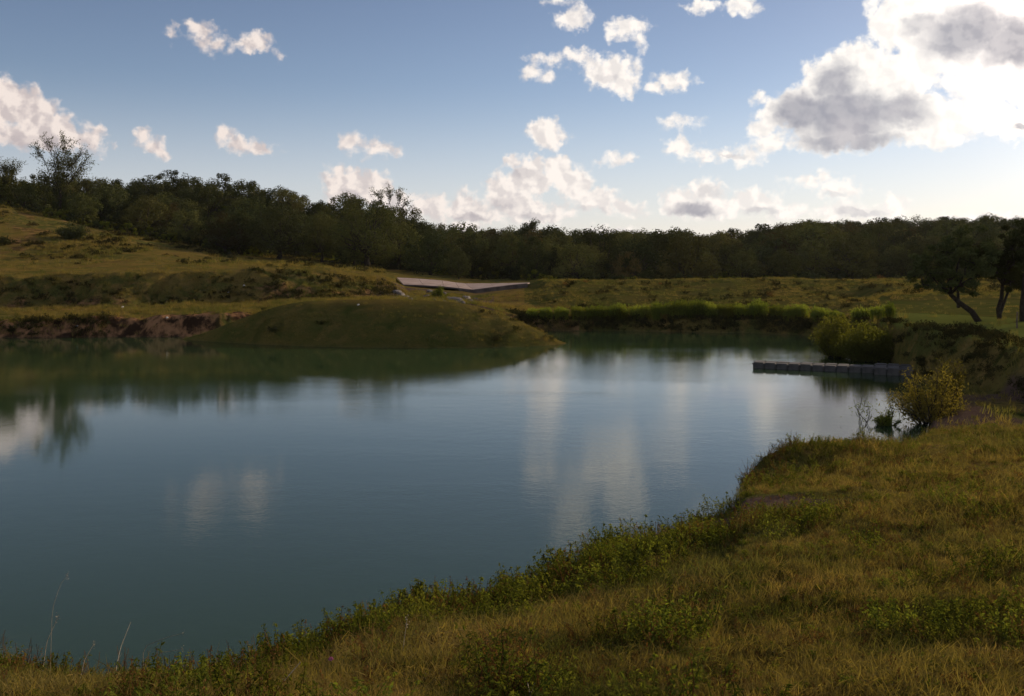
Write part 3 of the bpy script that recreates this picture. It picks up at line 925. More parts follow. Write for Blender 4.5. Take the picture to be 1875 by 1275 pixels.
# ---- trees that stand out
def scraggy(h, spread, crowns, matl, leaf, name='x', bare=14, r0=.3):
    parts = [limb((0, 0, -.3), (0.1, 0, h * .42), r0, r0 * .7, 7, .04, 7)]
    C, N, ti = [], [], []
    for (dx, dz, rad, n) in crowns:
        tip = np.array([dx * spread, rnd(1, -.25, .25)[0] * spread, dz * h])
        st = np.array([.1 + dx * .15 * spread, 0, h * .40])
        parts.append(limb(st, tip, r0 * .32, .03, 8, .07, 5))
        ends = []
        for _ in range(12):
            q = tip + RS.normal(size=3) * rad * np.array([.75, .75, .6])
            m_ = st + (tip - st) * random.uniform(.55, .95)
            parts.append(limb(m_, q, .05, .015, 5, .1, 4))
            ends += [q, (q + m_) / 2]
        if n:
            for cc in ends:
                k = max(3, n // 20)
                C.append(cc + RS.normal(size=(k, 3)) * rad * .24)
                N.append(RS.normal(size=(k, 3))); ti.append(rnd(k, 0, .9))
    tv, tq = merge(parts)
    C = np.vstack(C); N = np.vstack(N)
    V, q = leaf_quads(C, N, leaf * rnd(len(C), .7, 1.3), leaf * .6)
    return mesh_np('trunk', tv, tq, None, [M['bark']], None, True), mesh_np('crown', V, q, None, [M[matl]], {'tint': np.repeat(np.concatenate(ti), 4)})


def stand(name, pr, px, Y, top_py, hn, label, cat='tree', group=None, sx=1.0, rz=0.0):
    x = at(px, Y)[0]
    z = hz(x, Y)
    s = (Zp(Y, top_py) - z) / hn
    e = empty(name, (x, Y, z - .05), rz)
    e.scale = (s * sx, s * sx, s)
    ob('trunk', pr[0], e); ob('crown', pr[1], e)
    return tag(e, label, cat, group)


bare1 = scraggy(14.0, 6.0, [(-.85, .90, 1.1, 330), (-.45, .99, .9, 220), (-.15, .86, .8, 0), (.2, .93, 1.2, 620), (.35, .78, 1.8, 1100), (-.1, .68, 2.2, 1400), (.55, .62, 2.0, 1100), (.8, .88, 1.0, 50), (1.1, .80, .9, 90), (0, .5, 2.4, 1500), (-.5, .5, 2., 1000)], 'oak', .26, r0=.34)
stand('pecan_tree', bare1, 112, 136, 254, 14.0, 'tall scraggy tree with half bare branches rising above the left ridge', sx=.74)
edge = scraggy(11.5, 4.5, [(-.4, .95, 1.8, 900), (.1, .90, 1.7, 900), (.6, .86, 1.3, 420), (.3, .7, 2.0, 1100), (-.5, .7, 2.0, 1000), (.0, .5, 2.2, 1200)], 'oak', .26)
stand('pecan_tree', edge, 2, 140, 290, 11.5, 'tall leafy tree cut by the left edge of the picture')
thin = scraggy(9.5, 3.0, [(-.7, .95, .9, 240), (.0, 1., .8, 200), (.7, .95, .8, 200), (1.0, .8, .7, 90), (0, .6, 1.5, 700)], 'oak', .24, r0=.2)
stand('pecan_tree', thin, 714, 165, 347, 9.5, 'thin scraggy treetop poking above the slope beside the low white clouds')
col2 = scraggy(10.5, 2.4, [(-.3, .78, 1.3, 700), (.1, .88, 1.1, 600), (.5, .97, 1.0, 500), (0, .6, 1.6, 900), (.0, .45, 1.7, 900)], 'oak_dark', .26, r0=.25)
stand('oak_tree', col2, 968, 165, 405, 10.5, 'dark crooked treetop sticking up above the distant tree line')


# trees on the right bank
def leaning(px0, Y, trunk_path, crown_cl, label, matl='oak_dark', leaf=.15, group='oaks on the right bank', r0=.13, stems=None):
    x0 = at(px0, Y)[0]
    z0 = hz(x0, Y)
    e = empty('oak_tree', (x0, Y, z0 - .03))
    W = lambda p: np.array([(p[0] - px0) * Y / F, p[2], Zp(Y, p[1]) - z0])
    parts = []
    for path in trunk_path:
        pts = np.array([W((p[0], p[1], p[2] if len(p) > 2 else 0)) for p in path])
        pts[0, 2] -= .25
        t = np.linspace(0, len(pts) - 1, len(pts) * 4)
        pts = np.stack([np.interp(t, np.arange(len(pts)), pts[:, k]) for k in range(3)], 1)
        parts.append(tube(pts, np.linspace(path[0][3], path[-1][3], len(pts)), 7))
    hub = W(trunk_path[0][-1][:3])
    C, N, ti = [], [], []
    for (px, py, dy, rad, n) in crown_cl:
        c = W((px, py, dy))
        parts.append(limb(hub, c, r0 * .45, .015, 6, .08, 4))
        for _ in range(max(4, n // 48)):
            cc = c + RS.normal(size=3) * rad * np.array([.55, .7, .36])
            parts.append(limb(c, cc, .02, .006, 3, .1, 3))
            k = 62
            d = unit(RS.normal(size=(k, 3)))
            C.append(cc + d * rad * .36 * (rnd(k, .15, 1) ** .6)[:, None] * np.array([1, 1, .7])); N.append(d + RS.normal(size=d.shape) * .6)
            ti.append(np.full(k, random.random() * .5) + rnd(k, 0, .5))
    tv, tq = merge(parts)
    C = np.vstack(C); N = np.vstack(N)
    V, q = leaf_quads(C, N, leaf * rnd(len(C), .7, 1.35), leaf * .6)
    ob('trunk', mesh_np('trunk', tv, tq, None, [M['bark']], None, True), e)
    ob('crown', mesh_np('crown', V, q, None, [M[matl]], {'tint': np.repeat(np.concatenate(ti), 4)}), e)
    return tag(e, label, 'tree', group)


leaning(1797, 41.5, [[(1797, 586, 0, .15), (1780, 570, 0, .13), (1757, 552, .1, .11), (1744, 538, .2, .09)], [(1757, 552, .1, .08), (1762, 530, .4, .05), (1775, 505, .6, .03)]],
        [(1700, 500, 0, .75, 640), (1735, 490, .5, .85, 840), (1770, 480, -.3, .8, 840), (1690, 480, .4, .6, 420), (1730, 460, 0, .8, 760), (1775, 450, .4, .8, 700), (1800, 500, .2, .7, 560), (1745, 520, -.6, .6, 460), (1712, 515, .9, .5, 340), (1800, 470, -.8, .7, 560), (1668, 505, -.2, .35, 140), (1760, 435, 0, .5, 320), (1785, 515, .6, .5, 300)],
        'dark oak leaning to the left on the right bank, its trunk slanting')
leaning(1832, 42.5, [[(1832, 583, 0, .12), (1828, 565, 0, .10), (1836, 545, .1, .09), (1838, 520, .1, .07)], [(1830, 566, 0, .08), (1848, 545, .3, .06), (1860, 520, .4, .04)]],
        [(1830, 490, 0, .75, 640), (1860, 480, .4, .8, 700), (1845, 455, -.3, .75, 640), (1880, 500, .2, .7, 520), (1815, 465, .6, .7, 500), (1875, 450, 0, .8, 600), (1840, 515, -.5, .55, 380), (1870, 520, .6, .5, 300), (1855, 432, 0, .5, 300)],
        'upright dark oak with forked trunk, right of the leaning oak')
leaning(1877, 40.5, [[(1877, 588, 0, .23), (1876, 560, 0, .20), (1878, 530, 0, .18), (1880, 500, 0, .14)]],
        [(1900, 470, 0, .9, 700), (1930, 460, .6, 1., 700), (1880, 440, -.4, .8, 560), (1950, 490, 0, .9, 560), (1905, 425, .3, .9, 560)],
        'thick straight trunk of an oak at the very right edge', r0=.2)

# a stake by the trees
x, y = at(1862, 37)
e = empty('wooden_stake', (x, y, hz(x, y)))
v, q = limb((0, 0, -.2), (0.02, 0, .62), .035, .03, 5, .01, 7)
ob('shaft', mesh_np('shaft', v, q, None, [M['post']], None, True), e)
v, q = limb((0.02, 0, .62), (0.02, 0, .66), .045, .02, 3, 0, 7)
ob('cap', mesh_np('cap', v, q, None, [M['post']], None, True), e)
tag(e, 'short thin stake standing in the grass below the right edge trees', 'stake')


# ------------------------------------------------------------------ bushes
def make_bush(w, h, d, n_stem=26, leaf=.09, per=130, matl='willow', upright=.5, droop=0.):
    parts, C, N, ti = [], [], [], []
    for i in range(n_stem):
        a = rnd(1, 0, 6.28)[0]; r = math.sqrt(rnd(1)[0])
        bx, by = r * math.cos(a), r * math.sin(a)
        hh = h * (1 - .55 * r ** 2.2) * rnd(1, .72, 1.08)[0]
        p0 = np.array([bx * w * .12, by * d * .12, -.05]); p1 = np.array([bx * w * .5, by * d * .5, hh])
        parts.append(limb(p0, p1, .018, .005, 6, .06, 4))
        k = per
        t = rnd(k, .18, 1.02)
        c = p0 + (p1 - p0) * t[:, None] + RS.normal(size=(k, 3)) * np.array([w * .055, d * .07, h * .05])
        c[:, 2] = np.maximum(c[:, 2], .03)
        C.append(c); N.append(RS.normal(size=(k, 3)) + np.array([bx, by, .4]) * .6)
        ti.append(np.full(k, random.random() * .5) + rnd(k, 0, .5))
    tv, tq = merge(parts)
    C = np.vstack(C); N = np.vstack(N)
    V, q = leaf_quads(C, N, leaf * rnd(len(C), .6, 1.4), leaf * .38)
    return mesh_np('stems', tv, tq, None, [M['bark']], None, True), mesh_np('foliage', V, q, None, [M[matl]], {'tint': np.repeat(np.concatenate(ti), 4)})


def put_bush(name, ms, px, Y, label, cat='bush', group=None, z=None, s=1.0, rz=0.):
    x = at(px, Y)[0]
    e = empty(name, (x, Y, max(hz(x, Y), 0.0) if z is None else z), rz)
    e.scale = (s, s, s)
    ob('stems', ms[0], e); ob('foliage', ms[1], e)
    return tag(e, label, cat, group)


put_bush('willow_bush', make_bush(3.3, 1.8, 2.4, 80, .13, 190), 1590, 44.2, 'large yellow green bush at the water edge behind the floating dock', z=-.05)
put_bush('willow_bush', make_bush(2.4, 2.2, 2.0, 52, .13, 150), 1528, 46.0, 'taller yellowish bush half behind the large one, left of it', z=-.05)
put_bush('willow_bush', make_bush(2.5, 1.8, 2.2, 40, .10, 110, 'olive'), 1704, 26.4, 'loose yellow green bush on the shore to the right of the dock end', z=.0, s=.92)
put_bush('willow_bush', make_bush(1.0, 1.5, .9, 16, .09, 90, 'olive'), 1742, 27.2, 'thin upright shoot of a bush rising above the loose shore bush', z=.4)
put_bush('weed_bush', make_bush(.75, .45, .5, 22, .06, 90, 'weed'), 1624, 26.3, 'small dark leafy bush standing in the water beside the shore', z=-.05)
put_bush('weed_bush', make_bush(.7, .62, .5, 9, .06, 26, 'willow'), 1628, 26.6, 'sparse yellow sprig rising behind the small dark bush in the water', z=-.02)
put_bush('shrub', make_bush(4.2, 1.9, 3.0, 34, .22, 120, 'oak_dark'), 134, 110, 'dark shrub alone on the sunny left hillside')
put_bush('shrub', make_bush(2.4, .9, 2.0, 18, .2, 80, 'oak_dark'), 10, 104, 'low dark shrub on the meadow at the left picture edge')
put_bush('green_shrub', make_bush(1.5, .95, 1.0, 16, .12, 90, 'reed'), 806, 76, 'small bright green shrub among the rocks below the concrete slab')
put_bush('pale_shrub', make_bush(.36, .42, .3, 12, .035, 90, 'willow'), 1284, 15.1, 'small pale green shrub on the near bank beside the bare soil')
put_bush('weed_bush', make_bush(.55, .5, .45, 16, .05, 110, 'weed'), 765, 9.7, 'leafy weed sticking up at the near shore, left of the tall weeds', z=.7)
put_bush('weed_bush', make_bush(.8, .5, .5, 18, .05, 120, 'weed'), 1030, 11.2, 'taller dark leafy weed at the water edge, below the reflected cloud', z=.62)
put_bush('redweed_bush', make_bush(.4, .36, .35, 12, .04, 60, 'redweed'), 935, 10.6, 'reddish brown weed at the near water edge', z=.66)

# stems of a drowned shrub
x, y = at(1583, 26.6)
e = empty('dead_shrub', (x, y, 0))
for (a, b, hh) in ((-.32, 0, .85), (-.12, .1, .62), (-.02, 0, 1.15), (.12, .05, .5), (.05, -.1, .75), (-.22, .1, .4), (.2, 0, .3)):
    v, q = limb((0 + a * .2, b, -.15), (a, b, hh * .8), .012, .004, 6, .09, 4)
    v2, q2 = limb((a * .6, b, hh * .45), (a * .6 + .12, b, hh * .7), .006, .003, 4, .1, 4)
    vv, qq = merge([(v, q), (v2, q2)])
    ob('twig', mesh_np('twig', vv, qq, None, [M['bark']], None, True), e)
C = RS.normal(size=(150, 3)) * np.array([.18, .1, .16]) + np.array([0, 0, .4]); C[:, 2] = np.abs(C[:, 2])
V, q = leaf_quads(C, RS.normal(size=(150, 3)), .06, .025)
ob('leaves', mesh_np('leaves', V, q, None, [M['weed']], {'tint': rnd(600)}), e)
tag(e, 'thin dead twigs with few leaves standing in the water left of the small bush', 'shrub')


# ------------------------------------------------------------------ grass and weeds
def blades(n, rad, h, w, curve=.35, tint=(0, 1), mats=None, hv=.5):
    a = rnd(n, 0, 6.28); r = rad * np.sqrt(rnd(n))
    bx, by = r * np.cos(a), r * np.sin(a)
    d = rnd(n, 0, 6.28); dx, dy = np.cos(d), np.sin(d)
    hh = h * rnd(n, 1 - hv, 1 + hv * .6); cv = curve * hh * rnd(n, .1, 1.4)
    ww = w * rnd(n, .6, 1.3)
    sx, sy = -dy, dx
    V = np.zeros((n, 7, 3))
    for i, (t, wf) in enumerate(((0, 1), (.35, .85), (.7, .6))):
        cx = bx + dx * cv * t * t; cy = by + dy * cv * t * t; cz = hh * t * (1 - .12 * t) - .03
        V[:, i * 2] = np.stack([cx - sx * ww * wf / 2, cy - sy * ww * wf / 2, cz], 1)
        V[:, i * 2 + 1] = np.stack([cx + sx * ww * wf / 2, cy + sy * ww * wf / 2, cz], 1)
    V[:, 6] = np.stack([bx + dx * cv, by + dy * cv, hh * .88 - .03], 1)
    b = (np.arange(n) * 7)[:, None]
    Q = np.vstack([b + np.array([[0, 1, 3, 2]]), b + np.array([[2, 3, 5, 4]])])
    T3 = b + np.array([[4, 5, 6]])
    tt = np.repeat(rnd(n, *tint), 7)
    return mesh_np('grass', V.reshape(-1, 3), Q, T3, [mats or M['grass']], {'tint': tt})


def weed_mesh(n_stem, rad, h, leaf, per, matl, spread=.15):
    parts, C, N, ti = [], [], [], []
    for i in range(n_stem):
        a = rnd(1, 0, 6.28)[0]; r = rad * math.sqrt(rnd(1)[0])
        p0 = np.array([r * math.cos(a), r * math.sin(a), -.04])
        hh = h * rnd(1, .55, 1.15)[0]
        p1 = p0 + np.array([rnd(1, -1, 1)[0] * spread, rnd(1, -1, 1)[0] * spread, hh])
        parts.append(limb(p0, p1, .004, .0015, 4, .05, 3))
        t = rnd(per, .15, 1.0)
        c = p0 + (p1 - p0) * t[:, None]
        dd = unit(RS.normal(size=(per, 3)) * np.array([1, 1, .3]))
        C.append(c + dd * leaf * (1.3 - t)[:, None] * 1.2)
        N.append(dd * .5 + np.array([0, 0, .8]) + RS.normal(size=(per, 3)) * .4); ti.append(np.full(per, random.random() * .5) + rnd(per, 0, .5))
    tv, tq = merge(parts)
    C = np.vstack(C); N = np.vstack(N)
    V, q = leaf_quads(C, N, leaf * rnd(len(C), .6, 1.3), leaf * .45)
    VV, QQ = merge([(V, q), (tv, tq)])
    return mesh_np('weed', VV, QQ, None, [M[matl]], {'tint': np.concatenate([np.repeat(np.concatenate(ti), 4), np.full(len(tv), .5)])})


def scatter_pts(n, fn, pxr, Yr, power=1.0):
    """n points spread evenly over the ground seen between photo columns pxr and distances Yr, kept where fn says so"""
    px = rnd(n, *pxr)
    u = rnd(n)
    Y = np.sqrt(Yr[0] ** 2 + u * (Yr[1] ** 2 - Yr[0] ** 2)) if power == 1.0 else Yr[0] * (Yr[1] / Yr[0]) ** u
    x = (px - 937.5) / F * Y
    z, seg, ism, _, _ = height(x, Y, True)
    k = fn(px, Y, x, z, seg, ism)
    k = rnd(n) < np.asarray(k, float)
    return np.column_stack([x, Y, z])[k], px[k], seg[k]


def rots(n, tilt=.12):
    return np.column_stack([RS.normal(size=n) * tilt, RS.normal(size=n) * tilt, rnd(n, 0, 6.28)])


def scl3(n, a, b):
    s = rnd(n, a, b)
    return np.column_stack([s, s, s * rnd(n, .8, 1.2)])


bare = lambda x, y: np.clip(np.exp(-((x - 2.9) / 1.7) ** 2 - ((y - 12.7) / .85) ** 2) * 1.8, 0, 1)
# near grass
gp = [blades(60, .17, .095, .0065, 1.1, hv=.7), blades(60, .18, .07, .007, 1.3, hv=.7), blades(50, .16, .12, .006, 1.0, hv=.7), blades(30, .14, .20, .0045, .6, (.3, 1), hv=.6), blades(55, .2, .05, .009, 1.1), weed_mesh(14, .16, .09, .024, 16, 'weed', .08), weed_mesh(14, .16, .10, .018, 16, 'redweed', .08)]
pts, _, _ = scatter_pts(56000, lambda px, Y, x, z, seg, ism: (z > .06) * (seg < 6) * (1 - .93 * bare(x, Y)), (-120, 1990), (2.6, 24), 2.0)
n = len(pts)
tall = fbm(pts[:, 0] / 1.6, pts[:, 1] / 1.6, 91, 3)
sc = scl3(n, .5, 1.02) * (1 + .8 * np.clip(tall, -.5, .6))[:, None] * np.interp(pts[:, 1], [3, 10, 24], [.85, 1.0, 1.15])[:, None]
scatter('near_grass', pts, rots(n, .34), sc, RS.choice(7, n, p=[.24, .22, .12, .04, .12, .18, .08]), gp, 'rough olive and brown grass covering the near bank', 'grass')
# leafy weeds on the near shore
wp = [weed_mesh(9, .14, .26, .035, 26, 'weed'), weed_mesh(7, .12, .34, .032, 30, 'weed'), weed_mesh(10, .16, .18, .03, 22, 'weed'), weed_mesh(8, .12, .28, .022, 26, 'redweed'), weed_mesh(6, .1, .36, .02, 26, 'redweed')]


def weedfn(px, Y, x, z, seg, ism):
    lipY = np.interp(px, SPX, TY[:, 2])
    band = np.exp(-((Y - lipY + .2) / (.9 + .35 * (px > 850))) ** 2) * (z > .05)
    band = band * np.interp(px, [0, 300, 600, 1300, 1345, 1500, 1700, 1800], [.6, .8, 1, 1, .5, .3, .2, 0])
    patch = np.exp(-((x - 2.2) / 1.3) ** 2 - ((Y - 10.9) / .7) ** 2) + .8 * np.exp(-((x - 1.0) / .9) ** 2 - ((Y - 11.2) / .8) ** 2) + np.exp(-((x - 6.3) / 1.7) ** 2 - ((Y - 17.6) / .5) ** 2) * .8 + np.exp(-((x - 4.2) / .7) ** 2 - ((Y - 15.3) / .3) ** 2) * .8
    bits = sm(fbm(x / .9, Y / .9, 95, 3), .12, .4) * .30 * (seg < 2.6)
    return np.clip(band + patch + bits, 0, 1) * (z > .03) * (seg < 6) * (1 - .9 * bare(x, Y))


pts, px_, _ = scatter_pts(15000, weedfn, (-120, 1960), (4.2, 23), 2.0)
n = len(pts)
isred = rnd(n) < np.where((px_ > 1330) & (px_ < 1440) & (pts[:, 1] > 15.6), .9, .16)
scatter('shore_weeds', pts, rots(n, .2), scl3(n, .55, 1.15) * np.interp(px_, [300, 700, 1300, 1500], [.85, 1.1, 1.15, .9])[:, None], np.where(isred, RS.randint(3, 5, n), RS.randint(0, 3, n)), wp, 'green and reddish leafy weeds along the near shore', 'weeds')

# middle distance: coarse tufts on mound, banks and dam
tp = [blades(26, .28, .24, .022, .6), blades(22, .25, .32, .020, .5), blades(30, .34, .15, .024, .7)]
wt = [weed_mesh(12, .4, .40, .10, 24, 'bankweed', .2), weed_mesh(12, .5, .28, .10, 24, 'bankweed', .25), weed_mesh(12, .4, .4, .09, 22, 'redweed', .2)]


def midfn(px, Y, x, z, seg, ism):
    k = (z > .04) * 1.0
    lawn = (((seg > 7) & (seg < 9.2) & (px > 1610)) | ((seg > 9) & (seg < 10.7) & (px < 760))) & ~ism
    k = k * np.where(lawn, .10, 1.0)
    k = k * np.where((px > 715) & (px < 985) & (Y > 82) & (Y < 99), 0, 1.0)
    k = k * np.where(ism & (z > 1.75), .25, 1)
    k = k * np.where((px > 1690) & (Y < 29) & (z < .9), .25, 1)
    k = k * np.where((seg > 5.8) & (seg < 7.0) & (px > 170) & (px < 560) & ~ism, .12, 1)
    return k * np.clip(.55 + .9 * fbm(x / 3, Y / 3, 97, 3), .1, 1)


pts, px_, seg_ = scatter_pts(60000, midfn, (-60, 1935), (23.5, 92))
n = len(pts)
smoothland = (seg_ > 8) & (px_ > 860) | (height(pts[:, 0], pts[:, 1], True)[2])
scatter('bank_grass', pts, rots(n, .2), scl3(n, .5, 1.2) * np.where(smoothland, .60, 1.0)[:, None], RS.choice(3, n, p=[.4, .25, .35]), tp, 'rough grass on the mound, the far banks and the dam', 'grass')


ht = [blades(30, .5, .30, .05, .6), blades(26, .6, .42, .045, .6), weed_mesh(14, .7, .5, .16, 22, 'bankweed', .3)]
pts, px_, seg_ = scatter_pts(24000, lambda px, Y, x, z, seg, ism: ((seg > 9.2) & (seg < 11.3) & (px < 700)) * np.where(seg > 10, 1, .12) * np.clip(.12 + 1.6 * fbm(x / 5, Y / 9, 101, 4), .03, 1), (-80, 1000), (74, 134))
n = len(pts)
scatter('hill_grass', pts, rots(n, .2), scl3(n, .45, 1.1), RS.choice(3, n, p=[.5, .38, .12]), ht, 'patchy coarse grass on the sunny left hillside', 'grass')


def midweed(px, Y, x, z, seg, ism):
    esc = ((seg > 8) & (seg < 8.9) & (px < 720) & ~ism) * .26
    bk = ((seg > 5.95) & (seg < 7.4) & (px > 930) & ~ism) * .95
    rb = ((seg > 6.0) & (seg < 6.80) & (px > 1560)) * 1.0
    mo = (ism & (z > .08) & (z < 2.0)) * .02
    lb = ((seg > 5.95) & (seg < 7.05) & (px < 200)) * .6
    dm = ((seg > np.where(px > 1590, 9.3, 8)) & (seg < 10) & (px > 1000)) * .05
    return np.maximum.reduce([esc, bk, rb, mo, lb, dm]) * (z > .03) * np.clip(.6 + fbm(x / 2, Y / 2, 99, 3), .15, 1)


pts, px_, seg_ = scatter_pts(42000, midweed, (-60, 1935), (26, 88))
n = len(pts)
rb_ = (px_ > 1560) & (pts[:, 1] < 60)
scatter('bank_weeds', pts, rots(n, .2), scl3(n, .5, 1.1) * np.where(rb_, .7, 1.0)[:, None], np.where(rb_, RS.randint(0, 2, n), RS.choice(3, n, p=[.48, .48, .04])), wt, 'dark weeds clothing the steep banks round the pond', 'weeds')


# ------------------------------------------------------------------ reed clumps along the foot of the dam
def reed_mesh(w, d, h, n):
    a = rnd(n, -1, 1) * w / 2; b = rnd(n, -1, 1) * d / 2
    edge_ = 1 - .12 * np.abs(a / (w / 2)) ** 4 + .22 * vnoise(a * 3 + w * 7, b, 5)
    V = np.zeros((n, 6, 3))
    hh = h * rnd(n, .7, 1.1) * edge_
    lx = RS.normal(size=n) * .10 * h; ly = RS.normal(size=n) * .10 * h
    ww = .030 * rnd(n, .6, 1.3); th = rnd(n, 0, 3.14)
    sx, sy = np.cos(th) * ww / 2, np.sin(th) * ww / 2
    for i, (t, f) in enumerate(((0, 1), (.5, .9), (1, .15))):
        V[:, i * 2] = np.stack([a + lx * t * t - sx * f, b + ly * t * t - sy * f, hh * t - .1 * (t == 0)], 1)
        V[:, i * 2 + 1] = np.stack([a + lx * t * t + sx * f, b + ly * t * t + sy * f, hh * t - .1 * (t == 0)], 1)
    base = (np.arange(n) * 6)[:, None]
    Q = np.vstack([base + np.array([[0, 1, 3, 2]]), base + np.array([[2, 3, 5, 4]])])
    me1 = mesh_np('stalks', V.reshape(-1, 3), Q, None, [M['weed']], {'tint': np.repeat(rnd(n), 6)})
    k = n * 3
    t = rnd(k, .25, 1.02) ** .75
    j = RS.randint(0, n, k)
    C = np.stack([a[j] + lx[j] * t * t, b[j] + ly[j] * t * t, hh[j] * t], 1) + RS.normal(size=(k, 3)) * .05
    N = RS.normal(size=(k, 3)) * np.array([1, 1, .4])
    V2, q2 = leaf_quads(C, N, .22 * rnd(k, .6, 1.3), .045)
    return me1, mesh_np('leaves', V2, q2, None, [M['reed']], {'tint': np.repeat(rnd(k) * .6 + .4 * t, 4)})  # paler towards the tips: the light on the tops is put into the tint


REEDS = [(975, 20, .6), (1000, 24, .75), (1028, 26, .8), (1062, 30, .85), (1092, 36, 1.1), (1122, 20, .9), (1136, 26, 1.1), (1172, 36, 1.1), (1208, 30, 1.2), (1240, 36, 1.2), (1274, 40, 1.2), (1300, 26, 1.1),
         (1330, 34, 1.15), (1362, 32, 1.15), (1390, 28, 1.15), (1420, 22, .85), (1456, 44, 1.15), (1502, 32, .95), (1530, 22, .7), (1578, 30, .8), (1608, 20, .7), (1630, 12, .75)]
for i, (px, wpx, hh) in enumerate(REEDS):
    Y = float(np.interp(px, [960, 1345, 1500, 1575, 1640], [66.6, 64.9, 61.8, 56.2, 48]))
    x = at(px, Y)[0]
    e = empty('reed_clump', (x, Y, hz(x, Y)))
    a_, b_ = reed_mesh(wpx * .98 * Y / F, 1.0, hh * random.uniform(.80, 1.05), int(wpx * 8))
    ob('stalks', a_, e); ob('leaves', b_, e)
    kind = 'short thin' if hh < .9 else ('wide bright green' if wpx >= 34 else 'bright green')
    n_from = ordinal[i] if i < 16 else None
    lab = ('%s reed clump, %s from the left along the dam shore' % (kind, n_from)) if n_from else ('%s reed clump, %s from the right along the dam shore' % (kind, ordinal[21 - i] if i < 21 else 'first'))
    tag(e, lab, 'reeds', 'reed clumps along the dam shore')


# ------------------------------------------------------------------ rocks
def rock_mesh(seed, m='rock'):
    rs = np.random.RandomState(seed)
    import bmesh
    bm = bmesh.new()
    bmesh.ops.create_icosphere(bm, subdivisions=2, radius=1)
    pl = unit(rs.normal(size=(9, 3)))
    of = rs.uniform(.55, .85, 9)
    for v in bm.verts:
        c = np.array(v.co)
        for p, o_ in zip(pl, of):
            k = c @ p
            if k > o_: c = c - p * (k - o_)
        c = c * (1 + .05 * rs.normal())
        v.co = c
    me = bpy.data.meshes.new('rock')
    bm.to_mesh(me); bm.free()
    me.materials.append(M[m])
    return me


RM = [rock_mesh(k) for k in range(5)]
RW = rock_mesh(9, 'whiterock')
rocks = [(727, 535, .55), (735, 541, .45), (741, 545, .5), (752, 548, .3), (722, 545, .3), (760, 545, .25), (772, 549, .22), (788, 533, .4), (800, 541, .45), (822, 545, .3), (832, 549, .5), (841, 552, .4), (852, 546, .55), (846, 556, .3), (862, 551, .3),
         (815, 552, .28), (780, 541, .3), (795, 549, .22), (870, 546, .25), (812, 536, .35)]
for i, (px, py, s) in enumerate(rocks):
    for Y in np.arange(66, 84, .5):
        x = at(px, Y)[0]
        if Zp(Y, py + 3) < hz(x, Y): break
    e = bpy.data.objects.new('rock', RM[i % 5])
    link(e)
    e.location = (x, Y, hz(x, Y) + s * .12)
    e.scale = (s * random.uniform(.8, 1.4), s * random.uniform(.7, 1.1), s * random.uniform(.45, .7))
    e.rotation_euler = (random.uniform(-.2, .2), random.uniform(-.2, .2), random.uniform(0, 6))
    left = px < 765
    same = sorted(r_[0] for r_ in rocks if (r_[0] < 765) == left)
    tag(e, '%s grey rock, %s from the left in the rubble %s below the concrete slab' % ('large' if s >= .45 else 'small', ordinal[same.index(px)], 'left' if left else 'right'), 'rock', 'rocks in the rubble below the slab')
for px, py, s, lab in ((225, 565, .11, 'small white stone on the grass terrace at the foot of the left escarpment'), (141, 606, .10, 'small white stone at the left waterline'), (306, 588, .09, 'small white stone in the red bank below the terrace'),
                       (447, 528, .10, 'small white stone on the escarpment slope left of the spillway'), (418, 540, .09, 'tiny white stone low on the slope behind the mound'), (656, 563, .08, 'tiny white stone on the dark front of the mound')):
    for Y in np.arange(50, 90, .25):
        x = at(px, Y)[0]
        if Zp(Y, py) < hz(x, Y): break
    e = link(bpy.data.objects.new('white_stone', RW))
    e.location = (x, Y, hz(x, Y) + s * .6); e.scale = (s, s, s * .9); e.rotation_euler = (.3, .2, px)
    tag(e, lab, 'stone')


